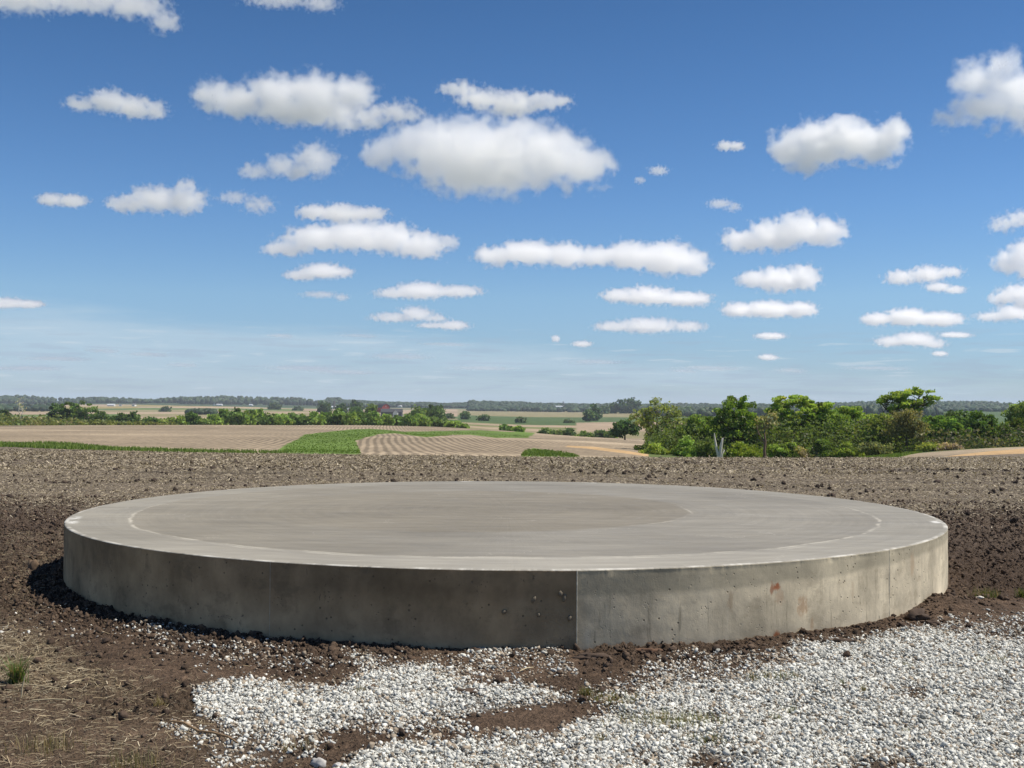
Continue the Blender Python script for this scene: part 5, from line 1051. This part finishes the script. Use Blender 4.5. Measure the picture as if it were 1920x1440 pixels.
cloud('small flat cloud right of the faint trailing cloud', [(810, 610, 30, 5), (850, 610, 28, 8)], 4.5, .55, 1.1)
cloud('small grey cloud wisp below the oval cloud', [(600, 552, 34, 6), (640, 557, 14, 7)], 1.8, .6, 1.3)
cloud('low flat cloud touching the left edge above the haze', [(10, 568, 40, 9), (55, 570, 28, 7)], 5, .5)
cloud('small torn cloud at the right above the flat wide cloud', [(1690, 520, 30, 12), (1740, 514, 34, 14), (1780, 510, 26, 9)], 5, .55, 1.25)
cloud('faint small cloud under the small torn cloud', [(1760, 538, 24, 8), (1790, 543, 20, 7)], 3, .55, 1.2)
cloud('wide flat white cloud low at the right', [(1645, 598, 28, 11), (1700, 594, 40, 14), (1760, 598, 46, 12)], 8, .45)
cloud('pale flat cloud under the wide flat white cloud', [(1670, 640, 28, 9), (1715, 636, 40, 12), (1750, 644, 24, 8)], 4.5, .5)
cloud('white cloud on the right edge of the middle sky', [(1890, 492, 28, 20), (1925, 480, 30, 28), (1930, 505, 30, 18)], 9, .45)
cloud('low cloud below the right edge cloud', [(1880, 560, 26, 10), (1910, 550, 36, 16), (1930, 565, 30, 14)], 5, .5, 1.15)
cloud('long pale cloud low on the right edge', [(1860, 594, 34, 8), (1905, 586, 40, 13)], 3.5, .55, 1.2)
cloud('faint torn cloud at right edge above the white edge cloud', [(1880, 420, 26, 14), (1920, 410, 34, 16)], 2.8, .6, 1.5)
cloud('small round cloud left of the bright bulging cloud', [(1360, 274, 16, 9), (1380, 274, 16, 8)], 5, .6, 1.1)
cloud('tiny wisp right of the largest cloud', [(1200, 338, 10, 6), (1235, 320, 18, 8)], 2.2, .6, 1.4)
cloud('faint wisp above the rounded right cloud', [(1350, 382, 22, 8), (1375, 388, 14, 8)], 1.8, .6, 1.5)
cloud('thin grey cloud across the top left corner', [(40, -5, 110, 24), (160, 2, 90, 18), (250, 10, 60, 20), (310, 40, 26, 20)], 3.6, .6, 1.3)
cloud('faint cloud cut by the top edge left of centre', [(520, -2, 60, 14), (600, 5, 34, 14)], 2.2, .6, 1.4)
cloud('tiny bright cloud low in the middle right sky', [(1445, 630, 28, 6)], 6, .5)
cloud('small bright cloud low right of centre', [(1092, 645, 18, 5), (1042, 635, 8, 6)], 6, .5)
cloud('tiny flat cloud low above the tall dense tree', [(1440, 670, 18, 5)], 5, .5)
cloud('small low cloud right of the pale flat cloud', [(1792, 628, 30, 5)], 4, .5)
cloud('tiny low cloud below the pale flat right cloud', [(1762, 663, 14, 4)], 5, .5)
for (a, b_, rx, ry, od, lab) in ((560, 663, 0, 0, 0, ''),): pass
low = [(100, 672, 60, 4, 'first from the left'), (275, 664, 40, 4, 'second from the left'), (340, 684, 30, 3.5, 'third from the left'), (525, 629, 24, 3.5, 'above the left wood'), (670, 629, 36, 3, 'right of the shadowy one above the left wood'), (745, 668, 60, 6, 'over the red barn'), (560, 690, 70, 5, 'wide and grey left over the barn'), (640, 697, 60, 4, 'close over the silo'), (900, 690, 60, 4, 'over the middle horizon'), (1110, 678, 50, 4, 'over the lone broad tree'), (1330, 690, 60, 4, 'over the light green tree'), (190, 657, 30, 4, 'small at the left'), (50, 690, 70, 4, 'at the far left horizon'), (1480, 694, 30, 4, 'over the spreading tree'), (1280, 695, 25, 3, 'short over the airy tree'), (1640, 690, 60, 3.5, 'over the feathery tree'), (830, 645, 50, 3, 'thin left of centre')]
for i, (a, b_, rx, ry, lab) in enumerate(low):
    cloud('low distant streak of cloud, ' + lab, [(a, b_, rx, ry), (a + rx * .5, b_ + 2, rx * .6, ry * .8)], .75, .6, 1.5)

# ------------------------------------------------------------------ haze
hz = bpy.data.materials.new('haze_air'); hz.use_nodes = True; t = hz.node_tree; t.nodes.clear()
o_ = t.nodes.new('ShaderNodeOutputMaterial'); v_ = t.nodes.new('ShaderNodeVolumePrincipled'); v_.inputs['Color'].default_value = (.72, .82, 1., 1); v_.inputs['Density'].default_value = .00008; v_.inputs['Anisotropy'].default_value = .0
t.links.new(v_.outputs[0], o_.inputs['Volume'])
V, Fq = box_np(-9500, 9500, -9500, 9500, -60, 75)
hb = mesh_np('haze', V, Fq, hz); tag(hb, 'thin blue air haze over the farmland', kind='stuff')
print('total verts', sum(len(m.vertices) for m in bpy.data.meshes))
